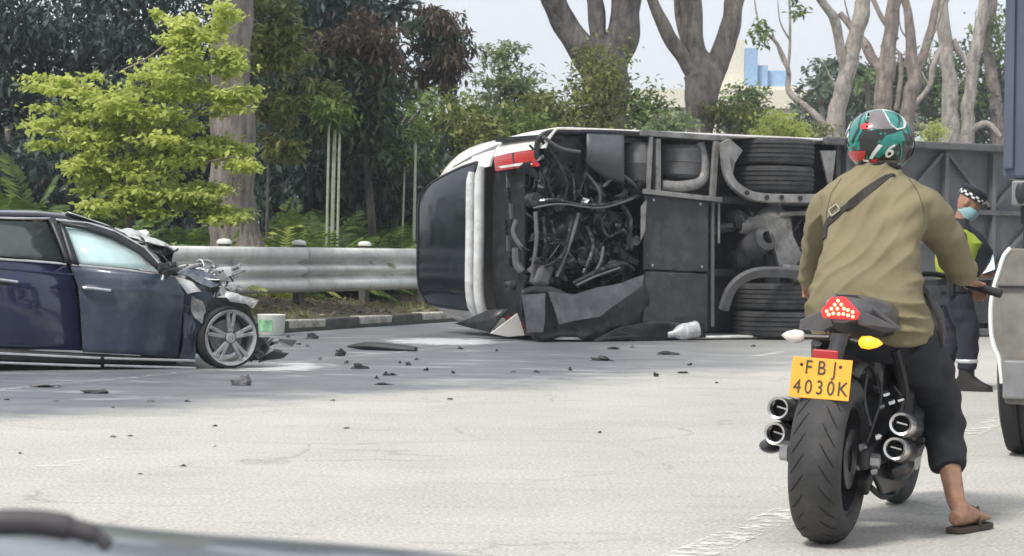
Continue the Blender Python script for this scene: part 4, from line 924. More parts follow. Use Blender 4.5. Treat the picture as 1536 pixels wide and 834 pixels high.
# doors below the belt line
fd = flank('front_door', navyd, [X(124, 528), X(117, 430), X(104, 397), X(232, 410), X(262, 416), X(276, 440), X(272, 480), X(266, 535)])
x0 = X(122, 528)[0]-.006; xq = -2.92; rdz = [X(2, 388)[1], X(2, 520)[1]]
rd = flank('rear_door', navy, [(x0, X(122, 526)[1]), (X(113, 430)[0], X(113, 430)[1]), (X(99, 396)[0], X(99, 396)[1]), (xq+.25, X(99, 396)[1]+.05), (xq+.36, .52), (xq+.44, X(122, 526)[1]+.02)])
xr = x0-.62
qp = flank('rear_quarter', navy, [(xq+.245, X(99, 396)[1]+.05), (xq+.355, .52), (xq+.30, .60), (xq+.15, .70), (xq, .73), (xq-.15, .70), (xq-.3, .60), (xq-.38, .45), (xq-.40, .30), (xq-.90, .32), (xq-.95, .8), (xq-.85, .98), (xq-.2, .985)])
flank('sill', black, [(xq+.42, .0), (xq+.42, X(0, 522)[1]), X(122, 529), X(266, 537), (X(266, 537)[0], .03), (x0, .0)], off=-.02)
for (pa, pb) in (((0, 528), (150, 537)), ((155, 537), (292, 541)), ((0, 543), (150, 549)), ((155, 548), (293, 552))):
    a = X(*pa); b = X(*pb); 
    if pa[0] == 0: a = (xq+.44, a[1]+.0)
    mb = MB(); mb.bar((a[0], sidey(a[1])-.02, a[1]), (b[0], sidey(b[1])-.02, b[1]), .02, .022, (0, 0, 1)); mb.build('sill_trim', chrome, car, bevel=.005)
# crease lines and chrome belt strips
def strip(name, m, pts, par, r=.01, off=.008):
    P = [Vector((x, sidey(z)-off, z)) for x, z in pts]; mb = MB(); mb.tube(spline(P, 4), r, 6, flat=.7); return mb.build(name, m, par, smooth=True)
strip('belt_trim', chrome, [X(107, 397), X(170, 403), X(232, 410)], fd, .011); a = X(99, 396); strip('belt_trim', chrome, [(a[0]-.95, a[1]+.045), X(2, 389), X(50, 392), a], rd, .011)
strip('crease', navyd, [X(124, 413), X(180, 419), X(268, 433)], fd, .012, .002); a = X(112, 412); strip('crease', navy, [(a[0]-.9, a[1]+.03), X(2, 403), a], rd, .01, .002)
for px, py, par in ((144, 434, fd), (4, 421, rd)):
    x, z = X(px, py); mb = MB(); mb.ball((x, sidey(z)+.004, z-.01), (.10, .012, .035)); mb.build('handle_cup', black, par, smooth=True)
    mb = MB(); mb.tube(spline([(x-.12, sidey(z)-.005, z+.006), (x-.09, sidey(z)-.045, z+.01), (x+.09, sidey(z)-.045, z-.004), (x+.12, sidey(z)-.005, z-.008)], 4), .017, 8, flat=1.3); mb.build('handle', chrome, par, smooth=True)
# glazing and pillars
fw = flank('front_window', airbag_m, [X(104, 394), X(90, 340), X(130, 344), X(165, 356), X(205, 380), X(230, 405)], fd, -.05, .006)
flank('window_glass', M_('clear_glass', (.75, .85, .85), .05, var=0, alpha=.22), [X(104, 394), X(88, 338), X(130, 341), X(168, 354), X(208, 378), X(234, 407)], fd, -.012, .004)
rw = flank('rear_window', cglass, [X(96, 393), X(70, 333), X(0, 331), (X(0, 331)[0]-.35, X(0, 331)[1]-.02), (X(99, 396)[0]-.95, X(99, 396)[1]+.06)], rd, -.012, .006)
flank('quarter_window', cglass, [(X(0, 331)[0]-.38, X(0, 331)[1]-.025), (X(99, 396)[0]-.98, X(99, 396)[1]+.06), (X(99, 396)[0]-1.35, X(99, 396)[1]+.06), (X(0, 331)[0]-.85, X(0, 331)[1]-.15)], qp, -.012, .006)
flank('window_frame', black, [X(104, 396), X(97, 394), X(72, 331), X(82, 331)], car, .004, .03)
flank('window_frame', black, [X(118, 399), X(104, 396), X(88, 336), X(96, 340)], fd, .004, .02)
flank('window_frame', black, [X(96, 340), X(88, 334), X(130, 337), X(172, 350), X(215, 374), X(246, 408), X(238, 408), X(206, 380), X(165, 357), X(128, 345)], fd, .006, .025)
strip('roof_trim', chrome, [X(78, 329), X(125, 334), X(170, 347), X(212, 371), X(240, 398)], car, .011, .016)
a = X(75, 328); strip('roof_trim', chrome, [(a[0]-1.3, a[1]-.12), (a[0]-.9, a[1]-.01), X(0, 327), a], car, .011, .014)
# roof shell
rx = [xq-.35, xq+.2, xq+.6, X(0, 322)[0], X(60, 322)[0], X(100, 326)[0], X(150, 336)[0], X(190, 352)[0]]
rz = [1.02, 1.28, 1.39, X(0, 318)[1], X(60, 319)[1], X(100, 323)[1], X(150, 334)[1], X(190, 350)[1]]
def roof(a, b):
    k = a*(len(rx)-1); i = min(int(k), len(rx)-2); t = k-i; x = rx[i]+(rx[i+1]-rx[i])*t; z = rz[i]+(rz[i+1]-rz[i])*t
    y0 = sidey(z-.03)-.01; y = y0 + (CWD-2*y0)*b; return Vector((x, y, z - .03 + .05*(1-(2*b-1)**4)))
mb = MB(); mb.grid(roof, 28, 12); mb.build('roof', M_('roof_black', (.02, .022, .035), .2, coat=.6), car, smooth=True, thick=.02)
mb = MB(); mb.grid(lambda a, b: Vector((X(100, 321)[0] + .36*a, .25+.35*b, X(100, 316)[1]-.02-.10*a + .01*math.sin(9*b))), 6, 6); mb.build('roof_flap', bare, car, smooth=True, thick=.006)
# interior mass, floor, far side, tail
mb = MB(); mb.box((-1.75, .92, .34), (3.3, 1.5, .45)); mb.box((x0+.35, .92, .72), (.35, 1.55, .3)); mb.build('cabin', cabin, car, bevel=.05)
for yy in (.5, 1.35):
    mb = MB(); mb.box((x0-.15, yy, .80), (.16, .48, .62), rotM('Y', -14)); mb.box((x0-.22, yy, 1.16), (.1, .26, .16), rotM('Y', -10)); mb.build('seat', cabin, car, bevel=.05)
flank('far_side', navy, [(xq-.9, .3), (xq-.9, .95), (xq-.2, .97), X(99, 396), X(262, 416), X(266, 535), (x0-.6, .05)], side=-1)
flank('far_glass', cglass, [(xq-.1, .98), (xq+.5, 1.32), X(60, 326), X(120, 336), X(180, 360), X(240, 408), X(99, 394)], off=-.01, side=-1)
mb = MB(); mb.grid(lambda a, b: Vector((xq-.95+.75*a - .04*math.sin(PI*b), .06+1.72*b, .97+.04*a+.03*math.sin(PI*b))), 6, 8); mb.grid(lambda a, b: Vector((xq-.98-.06*math.sin(PI*b), .06+1.72*b, .28+.69*a)), 6, 8); mb.build('boot_lid', navy, car, smooth=True)
for yy in (.16, 1.6):
    mb = MB(); mb.box((xq-1.02, yy, .78), (.05, .34, .14)); mb.build('tail_light', redl, car, bevel=.02)
# wheels
tyr = M_('burst_tyre', (.022, .022, .023), .8)
def carwheel(name, c, R0, steer, tyre=True):
    Mr = T4((0, 0, 0), rotM('X', 90)); ty = MB(); r1 = R0*1.10 if not tyre else R0*1.28
    ty.lathe([(R0*.98, .10), (r1*.97, .11), (r1, .07), (r1, -.07), (r1*.97, -.11), (R0*.98, -.10)], 40, Mr, close=True)
    w = ty.build(name, tyr, car, smooth=True, loc=c, rot=(0, 0, steer))
    mb = MB(); mb.lathe([(R0*.86, .10), (R0*.97, .115), (R0, .10), (R0*.97, .08), (R0*.88, .03), (R0*.86, -.08), (R0*.93, -.10), (R0*.90, -.105), (R0*.82, -.08), (R0*.82, .06)], 40, Mr, close=True)
    mb.build('rim', alloy, w, smooth=True, sharp=40)
    for k in range(5):
        for dq in (-.14, .14):
            a = k*2*PI/5 + .35; sp = MB(); a1 = a+dq*.9; a2 = a+dq*1.05
            sp.bar((.055*math.cos(a1), -.085, .055*math.sin(a1)), (R0*.9*math.cos(a2), -.10, R0*.9*math.sin(a2)), .034, .03, (0, 1, 0)); sp.build('spoke', alloy, w, bevel=.008)
    hb = MB(); hb.lathe([(0, .108), (.025, .108), (.045, .10), (.05, .05), (0, .05)], 20, Mr); hb.build('hub', alloy, w, smooth=True)
    dk = MB(); dk.lathe([(0, .0), (R0*.62, .0), (R0*.62, -.02), (0, -.02)], 28, Mr); dk.build('brake_disc', dusty, w, smooth=True)
    return w
alloy = M_('alloy_silver', (.40, .40, .40), .4, .5, var=.2, dirt=(.10, .095, .09), dscale=9, damt=.8)
wc = cp(340, 506, .08); carwheel('wheel', (wc.x, .10, wc.z), .25, R(8), False)
carwheel('wheel', (wc.x-.1, CWD-.1, wc.z), .262, PI, True); 
for yy, st_ in ((.10, 0), (CWD-.1, PI)): carwheel('wheel', (xq, yy, .33), .25, st_, True)
# crushed front: crumpled sheets, torn wing, struts, broken mirror, dash skin
def crumple(name, m, pts, y, amp=.05, sub=4, th=.006, par=None, sc=5.0, ys=None, seed=0):
    me = bpy.data.meshes.new(name); bm = bmesh.new(); vs = []
    for i, (px, py) in enumerate(pts): vs.append(bm.verts.new(cp(px, py, ys[i] if ys else y)))
    bm.faces.new(vs); bmesh.ops.triangulate(bm, faces=bm.faces); bmesh.ops.subdivide_edges(bm, edges=bm.edges, cuts=sub, use_grid_fill=True)
    for v in bm.verts:
        q = v.co*sc + Vector((seed*3.7, seed, 0)); v.co += Vector((noise.noise(q)*.6, noise.noise(q+Vector((5, 0, 2)))*1.4, noise.noise(q+Vector((0, 8, 3)))*.7))*amp
    bm.to_mesh(me); bm.free(); o = link(name, me, m, par or car); q = o.modifiers.new('s', 'SOLIDIFY'); q.thickness = th; return o
crumple('torn_wing', navyd, [(272, 418), (300, 428), (318, 442), (322, 462), (306, 480), (296, 512), (290, 545), (268, 540), (276, 480), (278, 440)], .06, .05, 4)
crumple('torn_wing', M_('primer_white', (.62, .62, .62), .5, dirt=(.12, .12, .13), dscale=6, damt=.8), [(262, 416), (290, 424), (302, 436), (280, 442), (276, 436)], .03, .03, 3, seed=2)
crumple('wing_liner', black, [(290, 520), (312, 462), (345, 452), (372, 470), (380, 505), (378, 530), (340, 500), (312, 540)], .32, .05, 3)
crumple('windscreen', M_('shattered_screen', (.55, .58, .56), .5, dirt=(.05, .05, .05), dscale=7, damt=.9), [(158, 343), (200, 345), (238, 362), (262, 375), (240, 372), (205, 358)], .5, .05, 4, ys=[.5, .9, 1.1, 1.0, .5, .3])
crumple('dash_skin', black, [(205, 362), (240, 360), (262, 378), (272, 402), (262, 412), (248, 406), (238, 385)], .5, .20, 5, ys=[.5, .8, .8, .6, .4, .3, .3], seed=3)
crumple('bonnet_scrap', bare, [(268, 412), (296, 406), (330, 404), (342, 410), (334, 430), (312, 438), (285, 428)], .6, .10, 4, ys=[.5, .8, .9, .7, .4, .3, .3], sc=9, seed=4)
crumple('bonnet_scrap', bare, [(318, 412), (338, 402), (336, 440), (322, 456), (310, 440)], .35, .09, 4, sc=8, seed=5)
crumple('arch_scrap', bare, [(322, 446), (352, 442), (388, 449), (378, 462), (362, 456), (340, 458)], .12, .03, 3, seed=6)
crumple('bumper_scrap', black, [(372, 500), (392, 505), (408, 525), (432, 534), (425, 541), (395, 540), (372, 538)], .25, .06, 3, seed=7)
crumple('arch_scrap', dusty, [(296, 470), (310, 455), (322, 452), (316, 475), (304, 492)], .10, .05, 3, seed=9)
rn = random.Random(9)
for k in range(60):
    px = rn.uniform(275, 345); py = rn.uniform(402, 450); c = cp(px, py, rn.uniform(.2, .9)); d = Vector((rn.uniform(-.14, .14), rn.uniform(-.1, .1), rn.uniform(-.06, .07)))
    mb = MB()
    if k % 3: mb.tube(spline([c-d, c+Vector((0, rn.uniform(-.05, .05), rn.uniform(-.05, .07))), c+d], 4), rn.uniform(.006, .018), 6)
    else: mb.prism([c, c+d, c+d+Vector((.03, .06, -.04)), c+Vector((-.02, .08, .03))], (0, .004, .008))
    mb.build('engine_scrap', rn.choice([bare, bare, dusty, black, steel]), car)
for k in range(26):
    c = cp(rn.uniform(368, 425), rn.uniform(515, 545), rn.uniform(.1, .5)); d = Vector((rn.uniform(-.16, .16), rn.uniform(-.12, .12), rn.uniform(-.06, .08))); mb = MB()
    mb.prism([c, c+d, c+d+Vector((.05, .04, .05)), c+Vector((-.03, .05, .05))], (0, .02, .01)); mb.build('bumper_shard', rn.choice([black, dusty, black]), car)
m_ = cp(252, 404, -.10); mb = MB(); mb.ball(m_, (.085, .07, .06), 20, 14); me = mb.mesh('mirror', False); displace(me, lambda p: .05*noise.noise(p*16)+.02*noise.noise(p*40)); link('broken_mirror', me, black, car)
mb = MB(); mb.tube(spline([cp(240, 400, .0), cp(246, 406, -.06), cp(243, 420, -.08)], 4), .012, 6); mb.build('mirror_stalk', bare, car)

# remains of the nose: bent bumper beam, radiator core, lamp shell, folded bonnet edge, shredded arch liner
mb = MB(); mb.tube(spline([cp(300, 432, 1.5), cp(335, 438, 1.1), cp(352, 452, .6), cp(350, 470, .35)], 5), .045, 8, flat=.6); mb.build('bumper_beam', bare, car, smooth=True)
crumple('radiator_core', M_('radiator_fins', (.09, .09, .095), .6, .4, dirt=(.3, .3, .3), dscale=12), [(318, 420), (345, 428), (352, 470), (330, 480), (315, 462)], .9, .08, 4, th=.03, ys=[1.2, .9, .8, 1.0, 1.2], seed=11)
crumple('lamp_shell', M_('lamp_plastic', (.55, .56, .56), .2, coat=.5, dirt=(.1, .1, .1), dscale=14), [(326, 404), (344, 400), (346, 414), (334, 424), (322, 418)], .30, .04, 3, seed=12)
crumple('bonnet_fold', navyd, [(262, 410), (282, 402), (312, 414), (336, 424), (318, 430), (288, 420)], .2, .06, 4, ys=[.2, .5, .5, .25, .1, .1], sc=8, seed=13)
crumple('bonnet_fold', M_('inner_bonnet_white', (.6, .6, .58), .6, dirt=(.08, .08, .08), dscale=8, damt=.9), [(160, 342), (178, 340), (214, 350), (240, 362), (222, 366), (190, 354)], 1.0, .08, 4, ys=[.8, 1.2, 1.3, 1.2, .9, .8], sc=7, seed=14)
crumple('arch_liner', black, [(300, 466), (322, 446), (352, 446), (374, 460), (384, 486), (380, 500), (366, 468), (344, 458), (318, 466)], .05, .025, 3, seed=15)
crumple('torn_wing', dusty, [(284, 446), (304, 452), (312, 468), (300, 484), (290, 476)], .0, .045, 4, sc=9, seed=16)
crumple('torn_wing', bare, [(330, 430), (350, 440), (372, 450), (390, 450), (372, 455), (345, 452)], .0, .03, 3, sc=9, seed=17)
# ------------------------------------------------------------------ the motorcycle
# local axes: x = right, y = forwards, z = up; origin at the rear tyre's contact patch
HD = math.atan2(.35, .937); bk0 = G(1237, 814)
BX = Vector((math.cos(HD), -math.sin(HD), 0)); BY = Vector((math.sin(HD), math.cos(HD), 0))
LEAN = R(2.5)
def bk(px, py, t):
    """photo pixel -> upright local point on the cross-plane t metres ahead of the rear contact"""
    p = onplane(px, py, bk0 + BY*t, BY) - bk0; return Vector((p.dot(BX), t, p.z))
ML = Matrix.Rotation(LEAN, 3, 'Y')
def bl(px, py, t): return ML.inverted() @ bk(px, py, t)
moto = tag(empty('motorcycle', bk0, (0, LEAN, -HD)), 'black naked motorcycle with four silver exhaust tips and yellow number plate', 'motorcycle')
mblack = M_('bike_black', (.022, .022, .024), .38, var=.2, coat=.3)
mgrey = M_('bike_graphite', (.11, .105, .11), .42, .3, var=.15, coat=.3)
mdark = M_('bike_frame', (.03, .03, .033), .5, .3, var=.3, dirt=(.09, .085, .08), dscale=14, damt=.5)
btyre = M_('bike_tyre', (.040, .039, .040), .75, var=.2, vscale=5, bump=.15, bscale=60, dirt=(.085, .08, .075), dscale=5, damt=.5)
def wheel(name, y, RR, hwid, m, discr):
    prof = []
    for k in range(-9, 10):
        a = k/9; x = hwid*math.sin(a*PI/2*1.0); r = RR - .075*(1-math.cos(a*PI/2*.98))*(hwid/.095)**.5; prof.append((r, x))
    prof += [(RR-.10, hwid*.93), (RR-.115, hwid*.75), (RR-.115, -hwid*.75), (RR-.10, -hwid*.93)]
    Mr = T4((0, 0, 0), rotM('Y', 90)); mb = MB(); mb.lathe(prof, 64, Mr, close=True); w = mb.build(name, m, moto, smooth=True, sharp=60, loc=(0, y, RR))
    mb = MB(); mb.lathe([(RR-.112, hwid*.78), (RR-.125, hwid*.8), (RR-.14, hwid*.4), (RR-.14, -hwid*.4), (RR-.125, -hwid*.8), (RR-.112, -hwid*.78)], 48, Mr, close=True); mb.build('rim', mdark, w, smooth=True)
    for k in range(5):
        a = 2*PI*k/5; mb = MB(); mb.bar((0, .04*math.cos(a), .04*math.sin(a)), (0, (RR-.13)*math.cos(a), (RR-.13)*math.sin(a)), .035, .05, (1, 0, 0)); mb.build('spoke', mdark, w, bevel=.01)
    mb = MB(); mb.lathe([(0, .07), (.045, .07), (.055, -.07), (0, -.07)], 16, Mr); mb.build('hub', mdark, w, smooth=True)
    mb = MB(); mb.lathe([(.05, .075), (discr, .075), (discr, .08), (.05, .08)], 36, Mr, close=True); mb.build('brake_disc', steel, w, smooth=True, sharp=30)
    return w
rw_ = wheel('rear_wheel', 0, .318, .097, btyre, .11); wheel('front_wheel', 1.42, .30, .06, btyre, .15)
# tread grooves on the rear tyre's shoulders
gm_ = M_('groove_black', (.012, .012, .012), .9, var=0)
for k in range(26):
    for sgn in (-1, 1):
        a0 = 2*PI*k/26 + (.0 if sgn > 0 else .12); P = []
        for j in range(5):
            t = j/4; lat = sgn*(.028+.05*t); a = a0 + .26*t; kk = math.asin(min(1, abs(lat)/.097))/(PI/2); r = .318 - .075*(1-math.cos(kk*PI/2*.98)) + .0004; P.append(Vector((lat, r*math.cos(a), r*math.sin(a))))
        mb = MB(); mb.tube(P, [.0015, .003, .0032, .003, .0015], 5); mb.build('tread_groove', gm_, rw_)
# swing arm, axle, brake, chain
mb = MB(); mb.bar((.135, -.05, .318), (.14, .55, .40), .035, .07); mb.build('swing_arm', mdark, moto, bevel=.012); mb = MB(); mb.bar((-.135, -.05, .318), (-.14, .55, .40), .035, .07); mb.build('swing_arm', mdark, moto, bevel=.012)
mb = MB(); mb.lathe([(0, .0), (.028, .0), (.028, .03), (.012, .034), (0, .034)], 6, T4((.155, 0, .318), rotM('Y', 90))); mb.build('axle_nut', steel, moto); mb = MB(); mb.lathe([(0, 0), (.028, 0), (.028, .03), (0, .034)], 6, T4((-.155, 0, .318), rotM('Y', -90))); mb.build('axle_nut', steel, moto)
mb = MB(); mb.box((.118, .10, .235), (.045, .11, .07), rotM('X', 30)); mb.build('brake_caliper', mdark, moto, bevel=.012)
mb = MB(); mb.lathe([(.075, 0), (.088, 0), (.088, .012), (.075, .012)], 28, T4((-.118, 0, .318), rotM('Y', 90)), close=True); mb.build('sprocket', steel, moto)
mb = MB(); mb.bar((-.113, 0, .405), (-.113, .55, .45), .012, .016); mb.bar((-.113, 0, .232), (-.113, .55, .33), .012, .016); mb.build('chain', steel, moto)
rnb = random.Random(3)
for px, py, t, r in ((1330, 592, .25, .016), (1322, 610, .2, .012), (1296, 672, .02, .02), (1303, 690, .05, .014), (1338, 604, .3, .02), (1311, 706, .08, .016), (1290, 700, .0, .012), (1352, 600, .35, .014), (1318, 655, .1, .012), (1300, 720, .1, .018)):
    c = bl(px, py, t); mb = MB(); mb.lathe([(0, .012), (r*.5, .012), (r*.55, .008), (r, .008), (r, -.012), (0, -.012)], 10, T4(c, Matrix.Rotation(R(70), 3, 'Y') @ rotM('X', rnb.uniform(-20, 20)))); mb.build('fastener', rnb.choice([steel, chrome, mdark, steel]), moto, smooth=True, sharp=30)
for pts, r in (([(1316, 560, .2), (1322, 590, .22), (1312, 630, .12), (1300, 665, .03)], .006), ([(1300, 560, .15), (1296, 600, .1), (1306, 640, .06)], .007), ([(1340, 580, .4), (1352, 600, .4), (1346, 625, .3)], .009), ([(1305, 730, .1), (1325, 745, .3), (1345, 735, .5)], .012)):
    mb = MB(); mb.tube(spline([bl(*q) for q in pts], 5), r, 8); mb.build('brake_line', mdark, moto, smooth=True)
mb = MB(); mb.prism([bl(1300, 700, .1), bl(1345, 690, .35), bl(1350, 730, .4), bl(1318, 742, .2)], (.02, 0, 0)); mb.build('lower_cowl', mblack, moto, bevel=.006)
# hugger, rear mudguard, plate bracket
mb = MB()
def hug(a, b): th = R(-10 + 115*a); x = -.085+.17*b; r = .338-.05*(2*b-1)**2*.5; return Vector((x, r*math.sin(-th)+.0, .318 + r*math.cos(th)))
mb.grid(lambda a, b: Vector((-.10+.20*b, -.30*math.cos(R(60+75*a)) + .12, .36+ (.33-.03*(2*b-1)**2)*math.sin(R(60+75*a)))), 8, 6); mb.build('hugger', mblack, moto, smooth=True, thick=.006)
pc0 = bl(1231, 568, -.20); PT = Matrix.Rotation(R(-14), 3, 'X')
yellow = M_('plate_yellow', (.78, .36, .018), .45, var=.06, dirt=(.5, .24, .02), dscale=9, damt=.4)
mb = MB(); mb.box(pc0, (.220, .004, .150), PT); pl = mb.build('number_plate', yellow, moto, bevel=.003)
ink = M_('plate_ink', (.02, .018, .015), .5, var=0)
def on_plate(me, x, z, sx=1.0): 
    o = link('plate_letters', me, ink, pl); o.matrix_local = Matrix.Translation(pc0) @ PT.to_4x4() @ Matrix.Translation((x, -.0045, z)) @ Matrix.Rotation(PI/2, 4, 'X') @ Matrix.Diagonal((sx, 1, 1, 1)); return o
def glyphs(txt, h, adv, x0, z0, sx=.8):
    for i, ch in enumerate(txt):
        if ch != ' ': on_plate(text_mesh(ch, h, .0006, -.0008 if ch in '' else 0.0), x0+i*adv, z0, sx)
glyphs('FBJ', .074, .048, -.048, .036, .80); glyphs('4030', .074, .041, -.082, -.036, .80); glyphs('K', .074, .04, .084, -.036, .86)
for sx in (-.075, .068):
    mb = MB(); mb.lathe([(0, .003), (.006, .002), (.006, -.002), (0, -.002)], 10, T4(pc0 + PT @ Vector((sx, -.003, .047)), rotM('X', 90))); mb.build('plate_bolt', ink, pl)
mb = MB(); mb.prism([bl(1222, 530, -.13), bl(1256, 530, -.13), bl(1254, 600, -.19), bl(1228, 600, -.19)], BY*0+Vector((0, .02, 0))); mb.build('plate_bracket', mblack, moto, bevel=.004)
mb = MB(); a = bl(1238, 532, -.16); mb.box(a, (.095, .02, .036)); mb.build('red_reflector', redl, moto, bevel=.005)
# tail unit
def T(px, py, t): return bl(px, py, t)
mb = MB()
tail = [(1198, 1345, 480, 500, -.10), (1205, 1335, 452, 505, .0), (1215, 1330, 440, 515, .15), (1215, 1335, 430, 520, .35)]
c = bl(1262, 470, -.12); tz = c.z; tx = c.x
mb.loft([((tx+.00, -.13, tz+.0), (.045, 0, 0), (0, 0, .035)), ((tx, -.05, tz+.01), (.085, 0, 0), (0, 0, .05)), ((tx, .10, tz), (.12, 0, 0), (0, 0, .065)), ((tx, .35, tz-.03), (.14, 0, 0), (0, 0, .08)), ((tx*.8, .6, tz-.09), (.14, 0, 0), (0, 0, .09))], 18, pw=.8); mb.build('tail_cowl', mgrey, moto, smooth=True, sharp=50)
# angular side wings of the tail
for pts in ([(1240, 462, -.11), (1200, 480, .02), (1198, 494, .03), (1230, 497, -.05), (1250, 490, -.1)], [(1282, 462, -.11), (1350, 493, .02), (1330, 500, .02), (1288, 487, -.1)], [(1245, 440, -.04), (1285, 442, -.04), (1350, 492, .03), (1345, 497, .03), (1283, 458, -.08)]):
    mb = MB(); mb.prism([bl(*p) for p in pts], (0, .03, 0)); mb.build('tail_wing', mgrey, moto, bevel=.004)
mb = MB(); mb.loft([(bl(1262, 500, -.09), (.035, 0, 0), (0, .02, .0)), (bl(1256, 520, -.1), (.03, 0, 0), (0, .02, 0)), (bl(1246, 545, -.12), (.04, 0, 0), (0, .02, 0)), (bl(1240, 575, -.15), (.045, 0, 0), (0, .015, 0))], 14); mb.build('mudguard', mblack, moto, smooth=True)
mb = MB(); mb.prism([bl(1246, 446, -.125), bl(1266, 445, -.125), bl(1289, 470, -.145), bl(1284, 480, -.145), bl(1234, 477, -.145), bl(1231, 466, -.14)], (0, .03, 0)); tl = mb.build('tail_light', M_('tail_lens', (.5, .01, .012), .2, coat=.6, emit=(1, .02, .02), estr=.5), moto, bevel=.004)
led = M_('lit_led', (1, .5, .3), .3, var=0, emit=(1, .38, .13), estr=3.2)
for x, y in ((1257, 451), (1252, 457), (1262, 457), (1247, 463), (1256, 463), (1266, 463), (1272, 465), (1240, 467), (1279, 468), (1243, 472), (1250, 470), (1258, 471), (1265, 471), (1272, 473), (1279, 475)):
    p = bl(x, y, -.15); mb = MB(); mb.ball(p, (.0058, .003, .0058), 8, 6); mb.build('led', led, tl)
for (px, py, amb, d) in ((1192, 504, 0, -1), (1304, 514, 1, 1)):
    c = bl(px, py, -.08); m = M_('amber_lens', (.95, .42, .03), .25, coat=.4, emit=(1, .42, .02), estr=.9) if amb else M_('clear_lens', (.75, .68, .62), .2, coat=.4)
    mb = MB(); mb.loft([(c-Vector((d*.038, 0, 0)), (0, .010, 0), (0, 0, .010)), (c-Vector((d*.028, 0, 0)), (0, .020, 0), (0, 0, .022)), (c, (0, .024, 0), (0, 0, .025)), (c+Vector((d*.03, 0, 0)), (0, .016, 0), (0, 0, .016)), (c+Vector((d*.048, 0, 0)), (0, .003, 0), (0, 0, .003))], 14); ind = mb.build('indicator', m, moto, smooth=True, sharp=60)
    mb = MB(); mb.tube([c-Vector((d*.036, 0, 0)), bl(1252+d*8, 506, -.08)], .010, 8); mb.build('indicator_stalk', mblack, ind)
# four exhausts
exm = M_('exhaust_tip', (.68, .67, .66), .24, .9, var=.2); exd = M_('exhaust_can', (.07, .07, .075), .35, .7, var=.2); hole = M_('exhaust_hole', (.01, .01, .01), .9, var=0)
for (px, py, t) in ((1167, 612, .06), (1162, 650, .06), (1351, 636, .06), (1342, 673, .06)):
    c = bl(px, py, t); dirv = Vector((.10 if c.x < 0 else -.06, 1, -.12)).normalized(); e = c + dirv*.34
    q = dirv.to_track_quat('Z', 'Y').to_matrix(); Mx = T4(c, q)
    mb = MB(); mb.lathe([(.030, .03), (.033, .0), (.041, -.004), (.044, .004), (.044, .055), (.048, .075), (.048, .095)], 28, Mx); tip = mb.build('exhaust_tip', exm, moto, smooth=True, sharp=35)
    mb = MB(); mb.lathe([(.048, .09), (.050, .10), (.050, .32), (.035, .36), (.0, .37)], 24, Mx); mb.lathe([(.030, .03), (.03, .2), (0, .2)], 20, Mx); can = mb.build('exhaust_can', exd, moto, smooth=True, sharp=40)
    mb = MB(); mb.lathe([(.0, .05), (.029, .05)], 20, Mx); mb.build('baffle', hole, tip); mb = MB(); mb.bar(c+q @ Vector((-.02, 0, .045)), c+q @ Vector((.02, .008, .045)), .006, .006); mb.build('baffle_bar', exm, tip)
mb = MB(); mb.ball(bl(1158, 668, .2), (.045, .10, .03)); mb.build('exhaust_collector', exd, moto, smooth=True); mb = MB(); mb.ball(bl(1350, 700, .35), (.05, .16, .05)); mb.build('exhaust_collector', exd, moto, smooth=True)
# engine, frame, tank, seat, fork, bars
mb = MB(); mb.box((0, .72, .42), (.40, .42, .34)); mb.box((0, .88, .60), (.36, .30, .22), rotM('X', 25)); mb.build('engine', mdark, moto, bevel=.05)
for sgn in (-1, 1):
    mb = MB(); mb.lathe([(0, .03), (.07, .03), (.10, .0), (.10, -.04)], 24, T4((sgn*.2, .68, .40), rotM('Y', 90*sgn))); mb.build('engine_cover', mdark, moto, smooth=True, sharp=40)
    mb = MB(); mb.tube(spline([(sgn*.15, .35, .72), (sgn*.17, .5, .55), (sgn*.15, .52, .40)], 4), .022, 8); mb.tube(spline([(sgn*.13, .45, .70), (sgn*.19, .8, .76), (sgn*.08, 1.15, .86)], 5), .028, 8); mb.build('frame_spar', mdark, moto, smooth=True)
    mb = MB(); mb.bar((sgn*.17, .45, .36), (sgn*.27, .45, .37), .028, .02); mb.build('foot_peg', mdark, moto, bevel=.005)
    mb = MB(); mb.prism([(sgn*.165, .40, .33), (sgn*.165, .52, .36), (sgn*.165, .50, .52), (sgn*.165, .44, .50)], (sgn*.012, 0, 0)); mb.build('heel_guard', mdark, moto)
    mb = MB(); mb.tube([(sgn*.10, 1.42, .30), (sgn*.10, 1.27, .62), (sgn*.10, 1.14, .92)], [.028, .03, .024], 12); mb.build('fork_leg', mdark, moto, smooth=True)
    hb = bk(1466, 428, 1.05) if sgn > 0 else Vector((-.36, 1.05, bk(1466, 428, 1.05).z))
    mb = MB(); mb.tube(spline([(sgn*.03, 1.08, .97), (sgn*.16, 1.10, 1.0), (hb.x, hb.y, hb.z)], 5), .012, 8); mb.build('handlebar', mdark, moto, smooth=True)
    e = Vector((sgn*.16, 1.10, 1.0)); d = (hb-e).normalized(); mb = MB(); mb.tube([hb-d*.09, hb+d*.06], .018, 10); mb.build('grip', rubber, moto, smooth=True)
    mb = MB(); mb.tube([hb-d*.08+Vector((0, .04, .0)), hb+d*.05+Vector((0, .075, 0))], .007, 6); mb.build('lever', steel, moto, smooth=True)
mb = MB(); mb.loft([((0, .62, .80), (.10, 0, 0), (0, 0, .07)), ((0, .78, .86), (.16, 0, 0), (0, 0, .11)), ((0, .98, .88), (.17, 0, 0), (0, 0, .12)), ((0, 1.12, .84), (.12, 0, 0), (0, 0, .08))], 18, pw=.8); mb.build('fuel_tank', mblack, moto, smooth=True)
